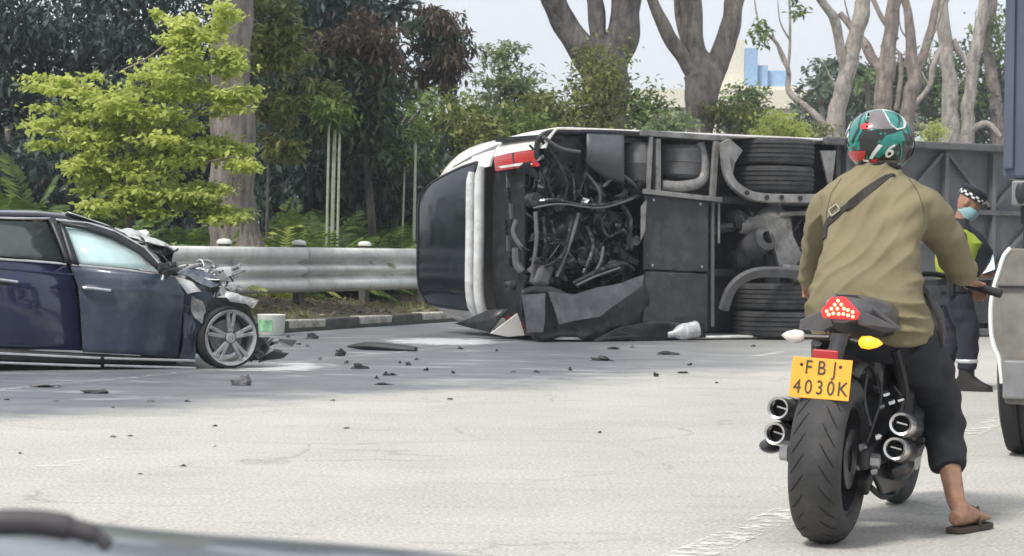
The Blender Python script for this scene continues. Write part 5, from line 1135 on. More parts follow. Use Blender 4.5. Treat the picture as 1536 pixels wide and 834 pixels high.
mb = MB(); mb.loft([((tx*.9, .12, tz+.02), (.11, 0, 0), (0, 0, .035)), ((tx*.5, .35, .77), (.15, 0, 0), (0, 0, .04)), ((0, .62, .76), (.11, 0, 0), (0, 0, .04))], 16, pw=.7); mb.build('seat', black, moto, smooth=True)
mb = MB(); mb.ball((0, 1.22, .88), (.10, .09, .10)); mb.build('headlamp', mblack, moto, smooth=True)
mb = MB(); mb.grid(lambda a, b: Vector((-.06+.12*b, 1.42+.33*math.cos(R(50+90*a)), .30+.33*math.sin(R(50+90*a))-.02*(2*b-1)**2)), 10, 4); mb.build('front_mudguard', mblack, moto, smooth=True, thick=.005)
mb = MB(); mb.tube(spline([(.16, .30, .24), (.17, .42, .16), (.16, .55, .2)], 4), .014, 8); mb.build('side_stand', mdark, moto)
mb = MB(); mb.box((0, .5, .62), (.22, .3, .18)); mb.build('battery_tray', mblack, moto, bevel=.03)

# ------------------------------------------------------------------ people
skin = M_('skin', (.33, .175, .115), .55, var=.14, vscale=12, bump=.12, bscale=60, dirt=(.22, .11, .075), dscale=9, damt=.5)
def finger(mb, base, d1, d2, ln, r):
    b = Vector(base); d1 = Vector(d1).normalized(); d2 = Vector(d2).normalized(); m = (d1+d2).normalized()
    mb.tube([b-d1*.012, b, b+d1*ln*.42, b+d1*ln*.42+m*ln*.30, b+d1*ln*.42+m*ln*.30+d2*ln*.28], [r, r, r*.98, r*.9, r*.7], 8)
def hand(mb, wrist, fwd, across, palmn, curl=.9, k=1.0):
    """wrist point, direction to the knuckles, direction from little finger to thumb, palm normal (where the fingers curl to)"""
    w = Vector(wrist); f = Vector(fwd).normalized(); a = Vector(across).normalized(); n = Vector(palmn).normalized()
    mb.loft([(w-f*.03, a*.026, n*.022), (w, a*.027, n*.02), (w+f*.035, a*.038, n*.018), (w+f*.085*k, a*.042, n*.015), (w+f*.10*k, a*.04, n*.012)], 12)
    for i, (o, ln) in enumerate(((.032, .075), (.011, .085), (-.011, .08), (-.032, .062))):
        finger(mb, w+f*.092*k+a*o, f*(1-curl)+n*curl*.9+f*.25, n*curl+f*(1-curl)-f*curl*.8, ln, .0088)
    finger(mb, w+f*.03+a*.034, a*.7+f*.7+n*.3, f*.8+n*.6, .075, .0105)
def head(mb, c, f, u, s=1.0):
    """a head with brow, nose, chin, ears; c centre, f facing, u up"""
    c = Vector(c); f = Vector(f).normalized(); u = Vector(u); u = (u-f*u.dot(f)).normalized(); r = f.cross(u)
    mb.loft([(c+u*h*s+f*o*s, r*a*s, f*b*s) for h, o, a, b in ((-.118, .045, .022, .025), (-.105, .04, .042, .05), (-.075, .022, .058, .075), (-.03, .008, .068, .090), (.02, .0, .074, .097), (.06, -.004, .074, .096), (.095, -.008, .058, .078), (.118, -.01, .03, .045), (.125, -.01, .006, .01))], 18)
    mb.loft([(c+u*.018*s+f*.092*s, r*.006, u*.006), (c-u*.012*s+f*.108*s, r*.011, u*.011), (c-u*.028*s+f*.098*s, r*.014, u*.008)], 8)
    for sg in (-1, 1): mb.ball(c+r*sg*.076*s-f*.01*s, (.012, .022, .032), 8, 8, Matrix((r, f, u)).transposed())
    mb.ball(c-u*.062*s+f*.088*s, (.022, .010, .010), 8, 6, Matrix((r, f, u)).transposed())
def rl(v): return Vector(v)
# the rider
rider = tag(empty('person', bk0, (0, 0, -HD)), 'rider in olive long-sleeved shirt and patterned green helmet sitting on the motorcycle', 'person')
def seg(mb, pts, r, n=14, flat=1.0, up=None):
    P = spline(pts, 4); k = len(pts); rr = []
    for i in range(k-1):
        for j in range(4): rr.append(r[i]+(r[i+1]-r[i])*j/4)
    rr.append(r[-1]); mb.tube(P, rr, n, flat=flat, up=up)
def trow(pl, pr, y, t, dep, fwd=0.0):
    a = bk(pl, y, t); b = bk(pr, y, t); c = (a+b)/2; return (c+Vector((0, fwd, 0)), Vector(((b.x-a.x)/2, 0, 0)), Vector((0, dep, 0)))
sh_R = bk(1374, 300, .66); sh_L = bk(1243, 302, .66)
el_R = bk(1424, 368, .82); el_L = bk(1222, 384, .86); wr_R = bk(1453, 422, 1.00); wr_L = bk(1213, 424, 1.05)
hip_R = bk(1352, 500, .46); hip_L = bk(1258, 492, .46); kn_R = bk(1404, 592, .78); an_R = bk(1434, 752, .56); kn_L = bk(1262, 560, .82); an_L = Vector((-.22, .48, .45))
nk = bk(1312, 262, .70)
body = MB()
body.loft([trow(1262, 1352, 500, .45, .10), trow(1250, 1360, 430, .48, .10), trow(1255, 1365, 360, .56, .10), trow(1262, 1362, 300, .64, .09), trow(1290, 1334, 270, .69, .055), trow(1293, 1332, 240, .72, .055)], 16)
hc = bk(1319, 213, .74)
head(body, hc+Vector((0, .02, -.02)), (-.1, 1, -.12), (0, 0, 1))
seg(body, [nk+Vector((0, 0, -.03)), hc+Vector((0, 0, -.06))], [.055, .055])
for s_, e_, w_ in ((sh_R, el_R, wr_R), (sh_L, el_L, wr_L)): seg(body, [s_, (s_+e_)/2, e_, (e_+w_)/2, w_], [.052, .05, .042, .04, .026])
for h_, k_, a_ in ((hip_R, kn_R, an_R), (hip_L, kn_L, an_L)): seg(body, [h_, (h_+k_)/2, k_, k_+(a_-k_)*.35, k_+(a_-k_)*.75, a_], [.075, .07, .055, .058, .042, .036])
d_ = Vector((.75, .62, -.1)).normalized()
hand(body, wr_R, (.35, .80, -.15), (-.9, .45, .1), (.1, .25, -1), .85, .8)
hand(body, wr_L, (-.1, .9, -.1), (.95, .1, .1), (0, .2, -1), .85, .8)
ft = bk(1437, 792, .53); fd_ = Vector((.28, .96, .0)).normalized()
def foot(mb, an, ground, fdir, k=1.0):
    f = Vector(fdir).normalized(); r = f.cross(Vector((0, 0, 1))); g = Vector(ground)
    mb.loft([(g-f*.07*k+Vector((0, 0, .035)), r*.028, Vector((0, 0, .028))), (g-f*.03*k+Vector((0, 0, .045)), r*.036, Vector((0, 0, .042))), (g+f*.04*k+Vector((0, 0, .045)), r*.038, Vector((0, 0, .04))), (g+f*.10*k+Vector((0, 0, .033)), r*.045, Vector((0, 0, .027))), (g+f*.15*k+Vector((0, 0, .024)), r*.048, Vector((0, 0, .018)))], 14)
    for i, (o, l, rr) in enumerate(((-.036, .045, .013), (-.014, .048, .010), (.004, .044, .0095), (.02, .038, .009), (.035, .03, .0085))): mb.tube([g+f*.14*k-r*o*-1+Vector((0, 0, .024)), g+f*(.155*k+l*.5)-r*o*-1+Vector((0, 0, .022)), g+f*(.15*k+l)-r*o*-1+Vector((0, 0, .018))], [rr, rr, rr*.7], 8)
    mb.tube([an, g-f*.02*k+Vector((0, 0, .07)), g-f*.015*k+Vector((0, 0, .04))], [.036, .036, .034], 12)
gR = Vector((an_R.x+.03, an_R.y-.02, .022)); foot(body, an_R, gR, fd_)
gL = Vector((-.225, .50, .385)); foot(body, an_L, gL, (0, 1, 0))
link('body', remesh(body, .0065, 3, 'body'), skin, rider)
# shirt
olive_c = M_('olive_shirt', (.200, .170, .098), .9, var=.10, vscale=3, bump=.35, bscale=9, dirt=(.145, .122, .07), dscale=4, damt=.5)
sh = MB()
sh.loft([trow(1222, 1392, 512, .44, .15), trow(1212, 1396, 488, .44, .17), trow(1212, 1390, 458, .45, .18), trow(1222, 1380, 425, .47, .17), trow(1232, 1378, 390, .51, .16), trow(1237, 1384, 350, .57, .155), trow(1236, 1392, 318, .62, .15), trow(1230, 1393, 293, .645, .14), trow(1241, 1384, 277, .665, .125), trow(1258, 1367, 264, .69, .10), trow(1279, 1349, 254, .705, .082), trow(1287, 1341, 247, .715, .07)], 28, pw=.85)
seg(sh, [sh_R+Vector((-.05, 0, .0)), sh_R+Vector((.0, .0, -.02)), (sh_R+el_R)/2+Vector((.008, 0, -.0)), el_R, (el_R+wr_R)/2, wr_R+(wr_R-el_R).normalized()*-.03], [.075, .088, .084, .074, .062, .046], 18)
seg(sh, [sh_L+Vector((.05, 0, .0)), sh_L+Vector((.0, .0, -.02)), (sh_L+el_L)/2+Vector((-.004, 0, 0)), el_L+Vector((-.006, 0, 0)), (el_L+wr_L)/2, wr_L+(wr_L-el_L).normalized()*-.03], [.07, .074, .068, .062, .055, .045], 18)
sm = remesh(sh, .0075, 8, 'shirt')
def folds(p):
    # soft pull folds: from the armpits, across the small of the back, bunching above the seat and at the elbows
    z = p.z; f = 0
    lo = max(0, min(1, (1.06-z)*4)); s1 = math.sin(z*46 + p.x*16 + 5*noise.noise(p*3.5)); f += .026*(1-abs(s1))**1.5*lo*max(0, .25+noise.noise(p*4.5+Vector((3, 1, 0)))*1.6)
    s2 = math.sin(p.x*30 - z*24 + 4*noise.noise(p*3+Vector((1, 9, 2)))); f += .018*(1-abs(s2))**1.5*max(0, .1+noise.noise(p*3.4+Vector((8, 1, 4)))*1.5)
    f += .016*noise.noise(Vector((p.x*5, p.y*5, z*9)))
    ex = (p-el_R).length; f += .006*math.sin(ex*85)*math.exp(-(ex/.16)**2)
    ex = (p-el_L).length; f += .006*math.sin(ex*85)*math.exp(-(ex/.16)**2)
    ax = (p-(sh_R+Vector((-.02, -.1, -.13)))); f += .008*math.sin(ax.x*40-ax.z*55)*math.exp(-(ax.length/.17)**2)
    return f
displace(sm, folds); link('shirt', sm, olive_c, rider)
# trousers, cropped at mid calf
tro = M_('black_trousers', (.020, .021, .026), .9, var=.2, bump=.3, bscale=14)
tb = MB()
tb.loft([trow(1240, 1370, 470, .47, .13), trow(1235, 1385, 510, .46, .15), trow(1250, 1375, 545, .48, .13)], 18)
hem_R = kn_R+(an_R-kn_R)*.70; hem_L = kn_L+(an_L-kn_L)*.72
seg(tb, [hip_R, (hip_R+kn_R)/2+Vector((.01, 0, .0)), kn_R, kn_R+(an_R-kn_R)*.35, hem_R], [.125, .115, .098, .088, .07], 18)
seg(tb, [hip_L, (hip_L+kn_L)/2, kn_L, kn_L+(an_L-kn_L)*.4, hem_L], [.105, .10, .085, .07, .06], 18)
tm_ = remesh(tb, .009, 5, 'trousers'); displace(tm_, lambda p: .018*noise.noise(Vector((p.x*7, p.y*7, p.z*13)))+.012*math.sin(p.z*60+p.x*20)*abs(noise.noise(p*5))); link('trousers', tm_, tro, rider)
# sandal on the grounded foot
for g, f in ((gR, fd_), (gL, Vector((0, 1, 0)))):
    r = f.cross(Vector((0, 0, 1))); mb = MB()
    pts = []
    for x, w in ((-.09, .02), (-.075, .036), (-.02, .04), (.06, .044), (.13, .053), (.18, .047), (.205, .025)): pts.append((x, w))
    poly = [g+f*x+r*w+Vector((0, 0, -.02)) for x, w in pts] + [g+f*x-r*w+Vector((0, 0, -.02)) for x, w in reversed(pts)]
    mb.prism(poly, (0, 0, .022)); sdm = M_('sandal_brown', (.055, .035, .028), .7); sd_ = mb.build('sandal', sdm, rider, bevel=.004)
    mb = MB(); mb.tube(spline([g+f*.06+r*.046, g+f*.09+r*.02+Vector((0, 0, .062)), g+f*.13+Vector((0, 0, .05)), g+f*.09-r*.02+Vector((0, 0, .062)), g+f*.06-r*.046], 5), .011, 8, flat=.5); mb.build('sandal_strap', sdm, sd_, smooth=True)
# cross-body strap with its buckle
bmh = None
import mathutils.bvhtree as bvh_
def surf(me, o, d):
    t = bvh_.BVHTree.FromPolygons([v.co.copy() for v in me.vertices], [p.vertices[:] for p in me.polygons]); return t
tr_ = surf(sm, None, None)
def onback(px, py):
    o = (CO - bk0); o = Vector((o.dot(BX), o.dot(BY), o.z)); d = ray(px, py); d = Vector((d.dot(BX), d.dot(BY), d.z)).normalized()
    h = tr_.ray_cast(o, d); return (h[0], h[1]) if h[0] else (None, None)
strapm = M_('strap_brown_black', (.028, .022, .020), .75, var=.2)
P = []
for i in range(19):
    t = i/18; x = 1340 + (1240-1340)*min(1, t/.8); y = 262 + (336-262)*(min(1, t/.8)**1.15)
    if t > .8: x = 1240-(t-.8)*12; y = 336+(t-.8)*110
    h, n = onback(x, y)
    if h: P.append((h+n*.006, n))
mb = MB(); vs = []
for i, (p, n) in enumerate(P):
    a = P[max(0, i-1)][0]; b = P[min(len(P)-1, i+1)][0]; sdv = (b-a).normalized().cross(n).normalized(); vs += [p+sdv*.017, p-sdv*.017, p-sdv*.017-n*.012, p+sdv*.017-n*.012]
k = len(P); mb.add(vs, [(i*4+j, i*4+(j+1) % 4, i*4+4+(j+1) % 4, i*4+4+j) for i in range(k-1) for j in range(4)]); stp = mb.build('bag_strap', strapm, rider)
h, n = onback(1254, 317); mb = MB()
tq = Matrix((Vector((.80, 0, .6)), n, Vector((.80, 0, .6)).cross(n))).transposed()
for c, s_ in (((0, 0, .018), (.045, .006, .006)), ((0, 0, -.018), (.045, .006, .006)), ((.02, 0, 0), (.006, .006, .04)), ((-.02, 0, 0), (.006, .006, .04))): mb.box(h+n*.012+tq @ Vector(c), s_, tq)
mb.build('buckle', M_('buckle_brass', (.5, .46, .36), .35, .8), stp)
for pts in ([(1262, 268), (1247, 290), (1240, 318), (1240, 348)], [(1362, 266), (1377, 288), (1386, 316), (1386, 344)], [(1232, 500), (1262, 503), (1300, 506), (1340, 508)]):
    Q = []
    for a_, b_ in zip(pts, pts[1:]):
        for k in range(6):
            h, n = onback(a_[0]+(b_[0]-a_[0])*k/6, a_[1]+(b_[1]-a_[1])*k/6)
            if h: Q.append(h+n*.0005)
    if len(Q) > 3: mb = MB(); mb.tube(Q, .0026, 6); mb.build('seam', M_('seam_olive', (.11, .093, .052), .9), rider, smooth=True)
# waist bag on the right hip
mb = MB(); mb.loft([(bk(1392, 452, .62), (.03, 0, .0), (0, .07, 0)), (bk(1396, 470, .62), (.045, 0, 0), (0, .10, 0)), (bk(1400, 500, .6), (.045, 0, 0), (0, .10, 0)), (bk(1402, 522, .6), (.03, 0, 0), (0, .08, 0))], 14, pw=.7); wb = mb.build('waist_bag', M_('bag_grey', (.06, .062, .06), .8, bump=.3, bscale=20), rider, smooth=True)
for a, b in (((1388, 440), (1412, 520)), ((1384, 455), (1400, 530))): mb = MB(); mb.tube(spline([bk(a[0], a[1], .52), bk((a[0]+b[0])/2+8, (a[1]+b[1])/2, .50), bk(b[0], b[1], .52)], 4), .009, 6); mb.build('bag_cord', strapm, wb, smooth=True)
# helmet
def helmat():
    m = bpy.data.materials.new('helmet_paint'); m.use_nodes = True; t = m.node_tree; N = t.nodes.new; K = t.links.new; b = t.nodes['Principled BSDF']; b.inputs['Roughness'].default_value = .22; b.inputs['Coat Weight'].default_value = .7
    tcn = N('ShaderNodeTexCoord')
    mpn = N('ShaderNodeMapping'); mpn.inputs['Scale'].default_value = (1, 1, .42); mpn.inputs['Rotation'].default_value = (0, R(28), 0); K(tcn.outputs['Object'], mpn.inputs[0])
    v = N('ShaderNodeTexNoise'); v.inputs['Scale'].default_value = 11; v.inputs['Detail'].default_value = 2.5; v.inputs['Distortion'].default_value = .9; K(mpn.outputs[0], v.inputs[0])
    r = N('ShaderNodeValToRGB'); r.color_ramp.interpolation = 'CONSTANT'; el = r.color_ramp.elements
    cols = [(0, (.01, .011, .012)), (.40, (.012, .012, .013)), (.455, (.0, .16, .13)), (.535, (.01, .28, .22)), (.575, (.55, .60, .56)), (.59, (.015, .015, .016)), (.66, (.35, .02, .02))]
    while len(el) < len(cols): el.new(.5)
    for i, (p, c) in enumerate(cols): el[i].position = p; el[i].color = (*c, 1)
    K(v.outputs[0], r.inputs[0]); K(r.outputs[0], b.inputs['Base Color']); return m
HM = Matrix.Rotation(R(-6), 3, 'X') @ Matrix.Rotation(R(-8), 3, 'Z')
hx, hy, hz = .134, .155, .131
def hsurf(az, el, off=0.0):
    """az 0 = straight back, positive to the right; el 0 = equator"""
    ca = math.cos(el); p = Vector((math.sin(az)*ca*(hx+off), -math.cos(az)*ca*(hy+off), math.sin(el)*(hz+off)))
    if p.z < 0: p.x *= 1-.10*(p.z/hz)**2; p.y *= 1-.16*(p.z/hz)**2
    return p
helm = empty('tmp_h'); bpy.data.objects.remove(helm)
mb = MB(); mb.grid(lambda a, b: hsurf(-PI+2*PI*a, R(-50)+R(139.9)*b), 48, 28); helmet = mb.build('helmet', helmat(), rider, smooth=True)
helmet.matrix_local = Matrix.Translation(hc+Vector((0, .005, .0))) @ HM.to_4x4()
teal = M_('helmet_teal', (.012, .21, .175), .25, coat=.6, var=.1); hred = M_('helmet_red', (.55, .03, .035), .3, coat=.5, var=.1); hgrey = M_('helmet_grey', (.15, .135, .14), .35, coat=.4, var=.15); hblk = M_('helmet_black', (.010, .010, .011), .3, coat=.5, var=0); hwht = M_('helmet_white', (.75, .76, .75), .3, coat=.4, var=.05)
def hpix(px, py):
    # photo pixel -> az, el on the helmet shell
    o = Vector(((CO-bk0).dot(BX), (CO-bk0).dot(BY), CAMZ)); d = ray(px, py); d = Vector((d.dot(BX), d.dot(BY), d.z)).normalized(); Mi = HM.inverted(); c = hc+Vector((0, .005, 0)); o = Mi @ (o-c); d = Mi @ d
    S_ = Vector((1/hx, 1/hy, 1/hz)); o2 = Vector((o.x*S_.x, o.y*S_.y, o.z*S_.z)); d2 = Vector((d.x*S_.x, d.y*S_.y, d.z*S_.z)); A = d2.dot(d2); Bq = o2.dot(d2); C = o2.dot(o2)-1; D = Bq*Bq-A*C
    if D < 0: D = 0
    q = o2 + d2*((-Bq-math.sqrt(D))/A); q.normalize(); return math.atan2(q.x, -q.y), math.asin(max(-1, min(1, q.z)))
def decal(name, m, pix, off, cuts=3):
    me = bpy.data.meshes.new(name); bm = bmesh.new(); vs = []
    for px, py in pix:
        a, e = hpix(px, py); vs.append(bm.verts.new((a, e, 0)))
    bm.faces.new(vs); bmesh.ops.triangulate(bm, faces=bm.faces); bmesh.ops.subdivide_edges(bm, edges=bm.edges, cuts=cuts, use_grid_fill=True)
    for v in bm.verts: v.co = hsurf(v.co.x, v.co.y, off)
    bmesh.ops.recalc_face_normals(bm, faces=bm.faces); bm.to_mesh(me); bm.free(); me.polygons.foreach_set('use_smooth', [True]*len(me.polygons)); return link(name, me, m, helmet)
decal('helmet_band', hblk, [(1296, 198), (1320, 194), (1345, 196), (1366, 204), (1366, 236), (1345, 246), (1310, 240), (1290, 226)], .0012)
decal('helmet_patch', hgrey, [(1307, 168), (1322, 166), (1334, 184), (1344, 193), (1320, 194), (1302, 192)], .0018)
decal('helmet_patch', hwht, [(1322, 164), (1345, 166), (1356, 178), (1357, 192), (1345, 195), (1334, 186)], .0018)
decal('helmet_patch', teal, [(1325, 166), (1344, 168), (1353, 179), (1354, 191), (1345, 193), (1336, 185)], .0024)
decal('helmet_patch', teal, [(1328, 204), (1352, 196), (1358, 214), (1356, 236), (1350, 240), (1349, 214), (1340, 222), (1318, 236), (1308, 234)], .0024)
decal('helmet_patch', hwht, [(1318, 216), (1324, 218), (1308, 238), (1303, 237)], .0030)
decal('helmet_patch', teal, [(1290, 176), (1300, 170), (1298, 190), (1284, 218), (1274, 226), (1276, 206)], .0020)
decal('helmet_patch', hwht, [(1277, 184), (1284, 176), (1274, 204), (1268, 216), (1266, 208)], .0024)
decal('helmet_patch', hred, [(1290, 188), (1302, 184), (1309, 188), (1304, 194), (1292, 194)], .0030)
decal('helmet_patch', hred, [(1268, 232), (1282, 226), (1298, 226), (1296, 238), (1284, 242), (1268, 244)], .0024)
decal('helmet_patch', hred, [(1300, 242), (1316, 236), (1314, 244), (1306, 246)], .0030)
decal('helmet_streak', hblk, [(1296, 170), (1299, 169), (1290, 196), (1280, 216), (1278, 212), (1288, 192)], .0034)
decal('helmet_streak', hblk, [(1352, 214), (1356, 212), (1356, 238), (1352, 240)], .0034)
decal('helmet_streak', hblk, [(1336, 166), (1339, 167), (1348, 190), (1345, 191)], .0034)
decal('helmet_streak', hblk, [(1272, 196), (1276, 192), (1271, 226), (1267, 226)], .0034)
decal('helmet_patch', hwht, [(1294, 238), (1303, 239), (1302, 242), (1294, 241)], .0034)
decal('helmet_patch', hgrey, [(1316, 240), (1346, 240), (1342, 250), (1312, 248)], .0024)
me6 = text_mesh('6', .075, .0, .0012); a, e = hpix(1335, 227); 
for v in me6.vertices: v.co = hsurf(a + v.co.x*1.0/(hx*math.cos(e)) + v.co.y*.25/hx, e + v.co.y/hz, .0036)
link('number_six', me6, hwht, helmet)
mb = MB(); ringp = [hsurf(2*PI*k/40, R(-50), .002) for k in range(41)]; mb.tube(ringp, .009, 8, cap=False); mb.build('helmet_rim', black, helmet, smooth=True)
mb = MB(); mb.grid(lambda a, b: hsurf(R(118)+R(124)*a, R(-22)+R(46)*b, .004), 16, 8); mb.build('visor', M_('visor_dark', (.02, .02, .022), .08, var=0), helmet, smooth=True)
mb = MB(); a, e = hpix(1300, 180); 
for q in range(4): a, e = hpix(1303-q*.8, 172+q*6); mb.ball(hsurf(a, e, .004), .005, 8, 6)
mb.build('vent', hblk, helmet, smooth=True)
# ------------------------------------------------------------------ the police officer beside the bus
op = G(1444, 585); OF = R(-8)
off = tag(empty('person', op, (0, 0, OF)), 'officer in black uniform, yellow vest and chequered cap reading a tablet by the bus', 'person')
# local axes: x = the way he faces (to the right), y = his left (away from us), z = up
oX = Vector((math.cos(OF), math.sin(OF), 0)); oY = Vector((-math.sin(OF), math.cos(OF), 0))
def of(px, py, y=0.0): p = onplane(px, py, op + oY*y, oY) - op; return Vector((p.dot(oX), y, p.z))
cloth = M_('uniform_black', (.016, .018, .024), .85, var=.2, bump=.25, bscale=16); hiv = M_('hi_vis_yellow', (.36, .46, .05), .7, var=.12, bump=.2, bscale=14); refl = M_('reflective_tape', (.6, .61, .62), .4, .3)
bd_ = MB(); hd = of(1452, 306); chest = of(1440, 365); hip = of(1436, 440)
fz = Vector((.82, -.12, -.56))
head(bd_, hd, fz, (.5, 0, .86), .98)
seg(bd_, [of(1438, 335), of(1446, 318)], [.055, .052])
bd_.loft([(hip, (.10, 0, 0), (0, .15, 0)), (of(1436, 400), (.10, 0, 0), (0, .15, 0)), (chest, (.12, 0, 0), (0, .17, 0)), (of(1436, 342), (.08, 0, 0), (0, .14, 0)), (of(1438, 334), (.05, 0, 0), (0, .05, 0))], 14)
tabp = of(1474, 402, -.06)
sR = of(1434, 350, -.19); eR = of(1440, 398, -.24); wR = of(1466, 410, -.12); sL = of(1440, 350, .19); eL = of(1448, 398, .24); wL = of(1466, 412, .05)
for s_, e_, w_ in ((sR, eR, wR), (sL, eL, wL)): seg(bd_, [s_, (s_+e_)/2, e_, (e_+w_)/2, w_], [.055, .05, .042, .038, .026])
hand(bd_, wR, (.9, .2, .1), (0, .2, .9), (.2, .9, .2), .6); hand(bd_, wL, (.9, -.1, .1), (0, -.2, .9), (.2, -.9, .2), .6)
aR = Vector((.02, -.12, .10)); aL = Vector((-.16, .12, .10)); kR = Vector((.03, -.12, .48)); kL = Vector((-.06, .12, .48))
for hh, k_, a_ in ((hip+Vector((0, -.09, 0)), kR, aR), (hip+Vector((0, .09, 0)), kL, aL)): seg(bd_, [hh, (hh+k_)/2, k_, (k_+a_)/2, a_], [.08, .075, .055, .05, .04])
link('body', remesh(bd_, .009, 2, 'body'), skin, off)
sb = MB(); sb.loft([(hip+Vector((0, 0, -.03)), (.125, 0, 0), (0, .18, 0)), (of(1436, 410), (.125, 0, 0), (0, .18, 0)), (chest, (.175, 0, 0), (0, .22, 0)), (of(1436, 344), (.125, 0, 0), (0, .19, 0)), (of(1440, 328), (.065, 0, 0), (0, .075, 0))], 18)
for s_, e_, w_ in ((sR, eR, wR), (sL, eL, wL)): seg(sb, [s_, (s_+e_)/2, e_, (e_+w_)/2, w_], [.08, .074, .066, .055, .04])
q_ = remesh(sb, .011, 3, 'jacket'); displace(q_, lambda p: .012*noise.noise(p*11)); link('jacket', q_, cloth, off)
vb = MB(); vb.loft([(of(1436, 418), (.16, 0, 0), (0, .21, 0)), (of(1436, 395), (.17, 0, 0), (0, .215, 0)), (chest, (.19, 0, 0), (0, .235, 0)), (of(1432, 346), (.14, 0, 0), (0, .205, 0)), (of(1434, 338), (.09, 0, 0), (0, .14, 0))], 20, cap=False); vst = vb.build('vest', hiv, off, smooth=True, thick=.01)
vb = MB(); vb.loft([(of(1438, 336), (.08, 0, 0), (0, .08, 0)), (of(1450, 352), (.13, 0, 0), (0, .14, 0)), (of(1460, 376), (.155, 0, 0), (0, .16, 0)), (of(1456, 410), (.14, 0, 0), (0, .16, 0))], 16); vb.build('vest_front', cloth, vst, smooth=True)
for py in (372, 402): vb = MB(); vb.loft([(of(1436, py), (.16, 0, 0), (0, .222, 0)), (of(1436, py-8), (.162, 0, 0), (0, .224, 0))], 20, cap=False); vb.build('reflective_band', refl, vst, smooth=True, thick=.004)
tb = MB(); tb.loft([(hip+Vector((0, 0, .03)), (.12, 0, 0), (0, .175, 0)), (hip+Vector((0, 0, -.1)), (.13, 0, 0), (0, .18, 0))], 16)
for hh, k_, a_ in ((hip+Vector((0, -.09, -.03)), kR, aR), (hip+Vector((0, .09, -.03)), kL, aL)): seg(tb, [hh, (hh+k_)/2, k_, (k_+a_)/2, a_+(k_-a_)*.18], [.115, .105, .09, .085, .07])
q_ = remesh(tb, .011, 3, 'trousers'); displace(q_, lambda p: .012*noise.noise(Vector((p.x*9, p.y*9, p.z*14)))); trs = link('trousers', q_, M_('navy_trousers', (.018, .021, .032), .9, bump=.2, bscale=15), off)
for a_ in (aR, aL):
    mb = MB(); f = Vector((1, -.25, 0)).normalized(); r = f.cross(Vector((0, 0, 1))); g = Vector((a_.x, a_.y, 0))
    mb.loft([(g+Vector((0, 0, .25)), f*.06, r*.055), (g+Vector((0, 0, .12)), f*.065, r*.055), (g+f*.02+Vector((0, 0, .075)), f*.11, r*.052), (g+f*.06+Vector((0, 0, .045)), f*.145, r*.052), (g+f*.06+Vector((0, 0, .0)), f*.15, r*.05)], 16, pw=.85); mb.build('boot', M_('boot_black', (.02, .019, .018), .5), off, smooth=True, sharp=60)
    mb = MB(); mb.lathe([(.082, 0), (.086, .015), (.084, .03)], 16, T4(a_+(kR-aR)*.32)); mb.build('ankle_band', refl, trs, smooth=True, thick=.004)
# cap with chequered band, mask
u_ = Vector((.5, 0, .86)); f_ = (fz-u_*fz.dot(u_)/u_.length_squared).normalized(); u_.normalize(); r_ = f_.cross(u_)
cb_ = hd+u_*.045; mb = MB(); mb.loft([(cb_, r_*.086, f_*.108), (cb_+u_*.045, r_*.088, f_*.11), (cb_+u_*.07, r_*.098, f_*.118), (cb_+u_*.092, r_*.085, f_*.10), (cb_+u_*.10, r_*.03, f_*.04)], 24); cap = mb.build('cap', M_('cap_navy', (.012, .014, .022), .7), off, smooth=True, sharp=50)
mb = MB(); mb.prism([cb_+f_*.095+r_*.07, cb_+f_*.145+r_*.045-u_*.012, cb_+f_*.158-u_*.016, cb_+f_*.145-r_*.045-u_*.012, cb_+f_*.095-r_*.07], u_*.006); mb.build('peak', black, cap)
for k in range(24):
    for row in (0, 1):
        if (k+row) % 2: continue
        a = 2*PI*k/24; b = 2*PI*(k+1)/24; P = []
        for (q, h) in ((a, 0), (b, 0), (b, 1), (a, 1)): P.append(cb_+u_*(.006+.016*(row+h))+r_*.0895*math.cos(q)+f_*.1115*math.sin(q))
        mb = MB(); mb.add(P, [(0, 1, 2, 3)]); mb.build('chequer_square', hwht, cap, thick=.001)
mb = MB(); mb.loft([(hd-u_*.11+f_*.035, r_*.05, f_*.06), (hd-u_*.075+f_*.03, r_*.064, f_*.082), (hd-u_*.04+f_*.03, r_*.07, f_*.087), (hd-u_*.015+f_*.035, r_*.066, f_*.082)], 18); mb.build('face_mask', M_('mask_teal', (.30, .48, .52), .85), off, smooth=True)
mb = MB(); TR = rotM('X', 38) @ rotM('Y', 62); mb.box(tabp+Vector((.03, .0, .02)), (.012, .20, .15), TR); tg_ = mb.build('tablet_case', black, None, bevel=.004)
tab = tag(tg_, 'pale lit tablet held in both hands by the officer', 'tablet'); tab.name = 'tablet'
tab.location = op; tab.rotation_euler = (0, 0, OF)
scr = M_('tablet_screen', (.75, .86, .92), .2, var=0, emit=(.75, .9, 1), estr=.35)
mb = MB(); mb.box(tabp+Vector((.03, .0, .02))+TR @ Vector((-.007, 0, 0)), (.002, .185, .135), TR); mb.build('screen', scr, tab)
# radio and belt
mb = MB(); mb.loft([(of(1436, 437), (.135, 0, 0), (0, .19, 0)), (of(1436, 428), (.135, 0, 0), (0, .19, 0))], 20, cap=False); blt = mb.build('duty_belt', black, off, thick=.012)
mb = MB(); mb.box(of(1426, 432, -.2), (.05, .04, .13)); mb.build('pouch', black, blt, bevel=.008)

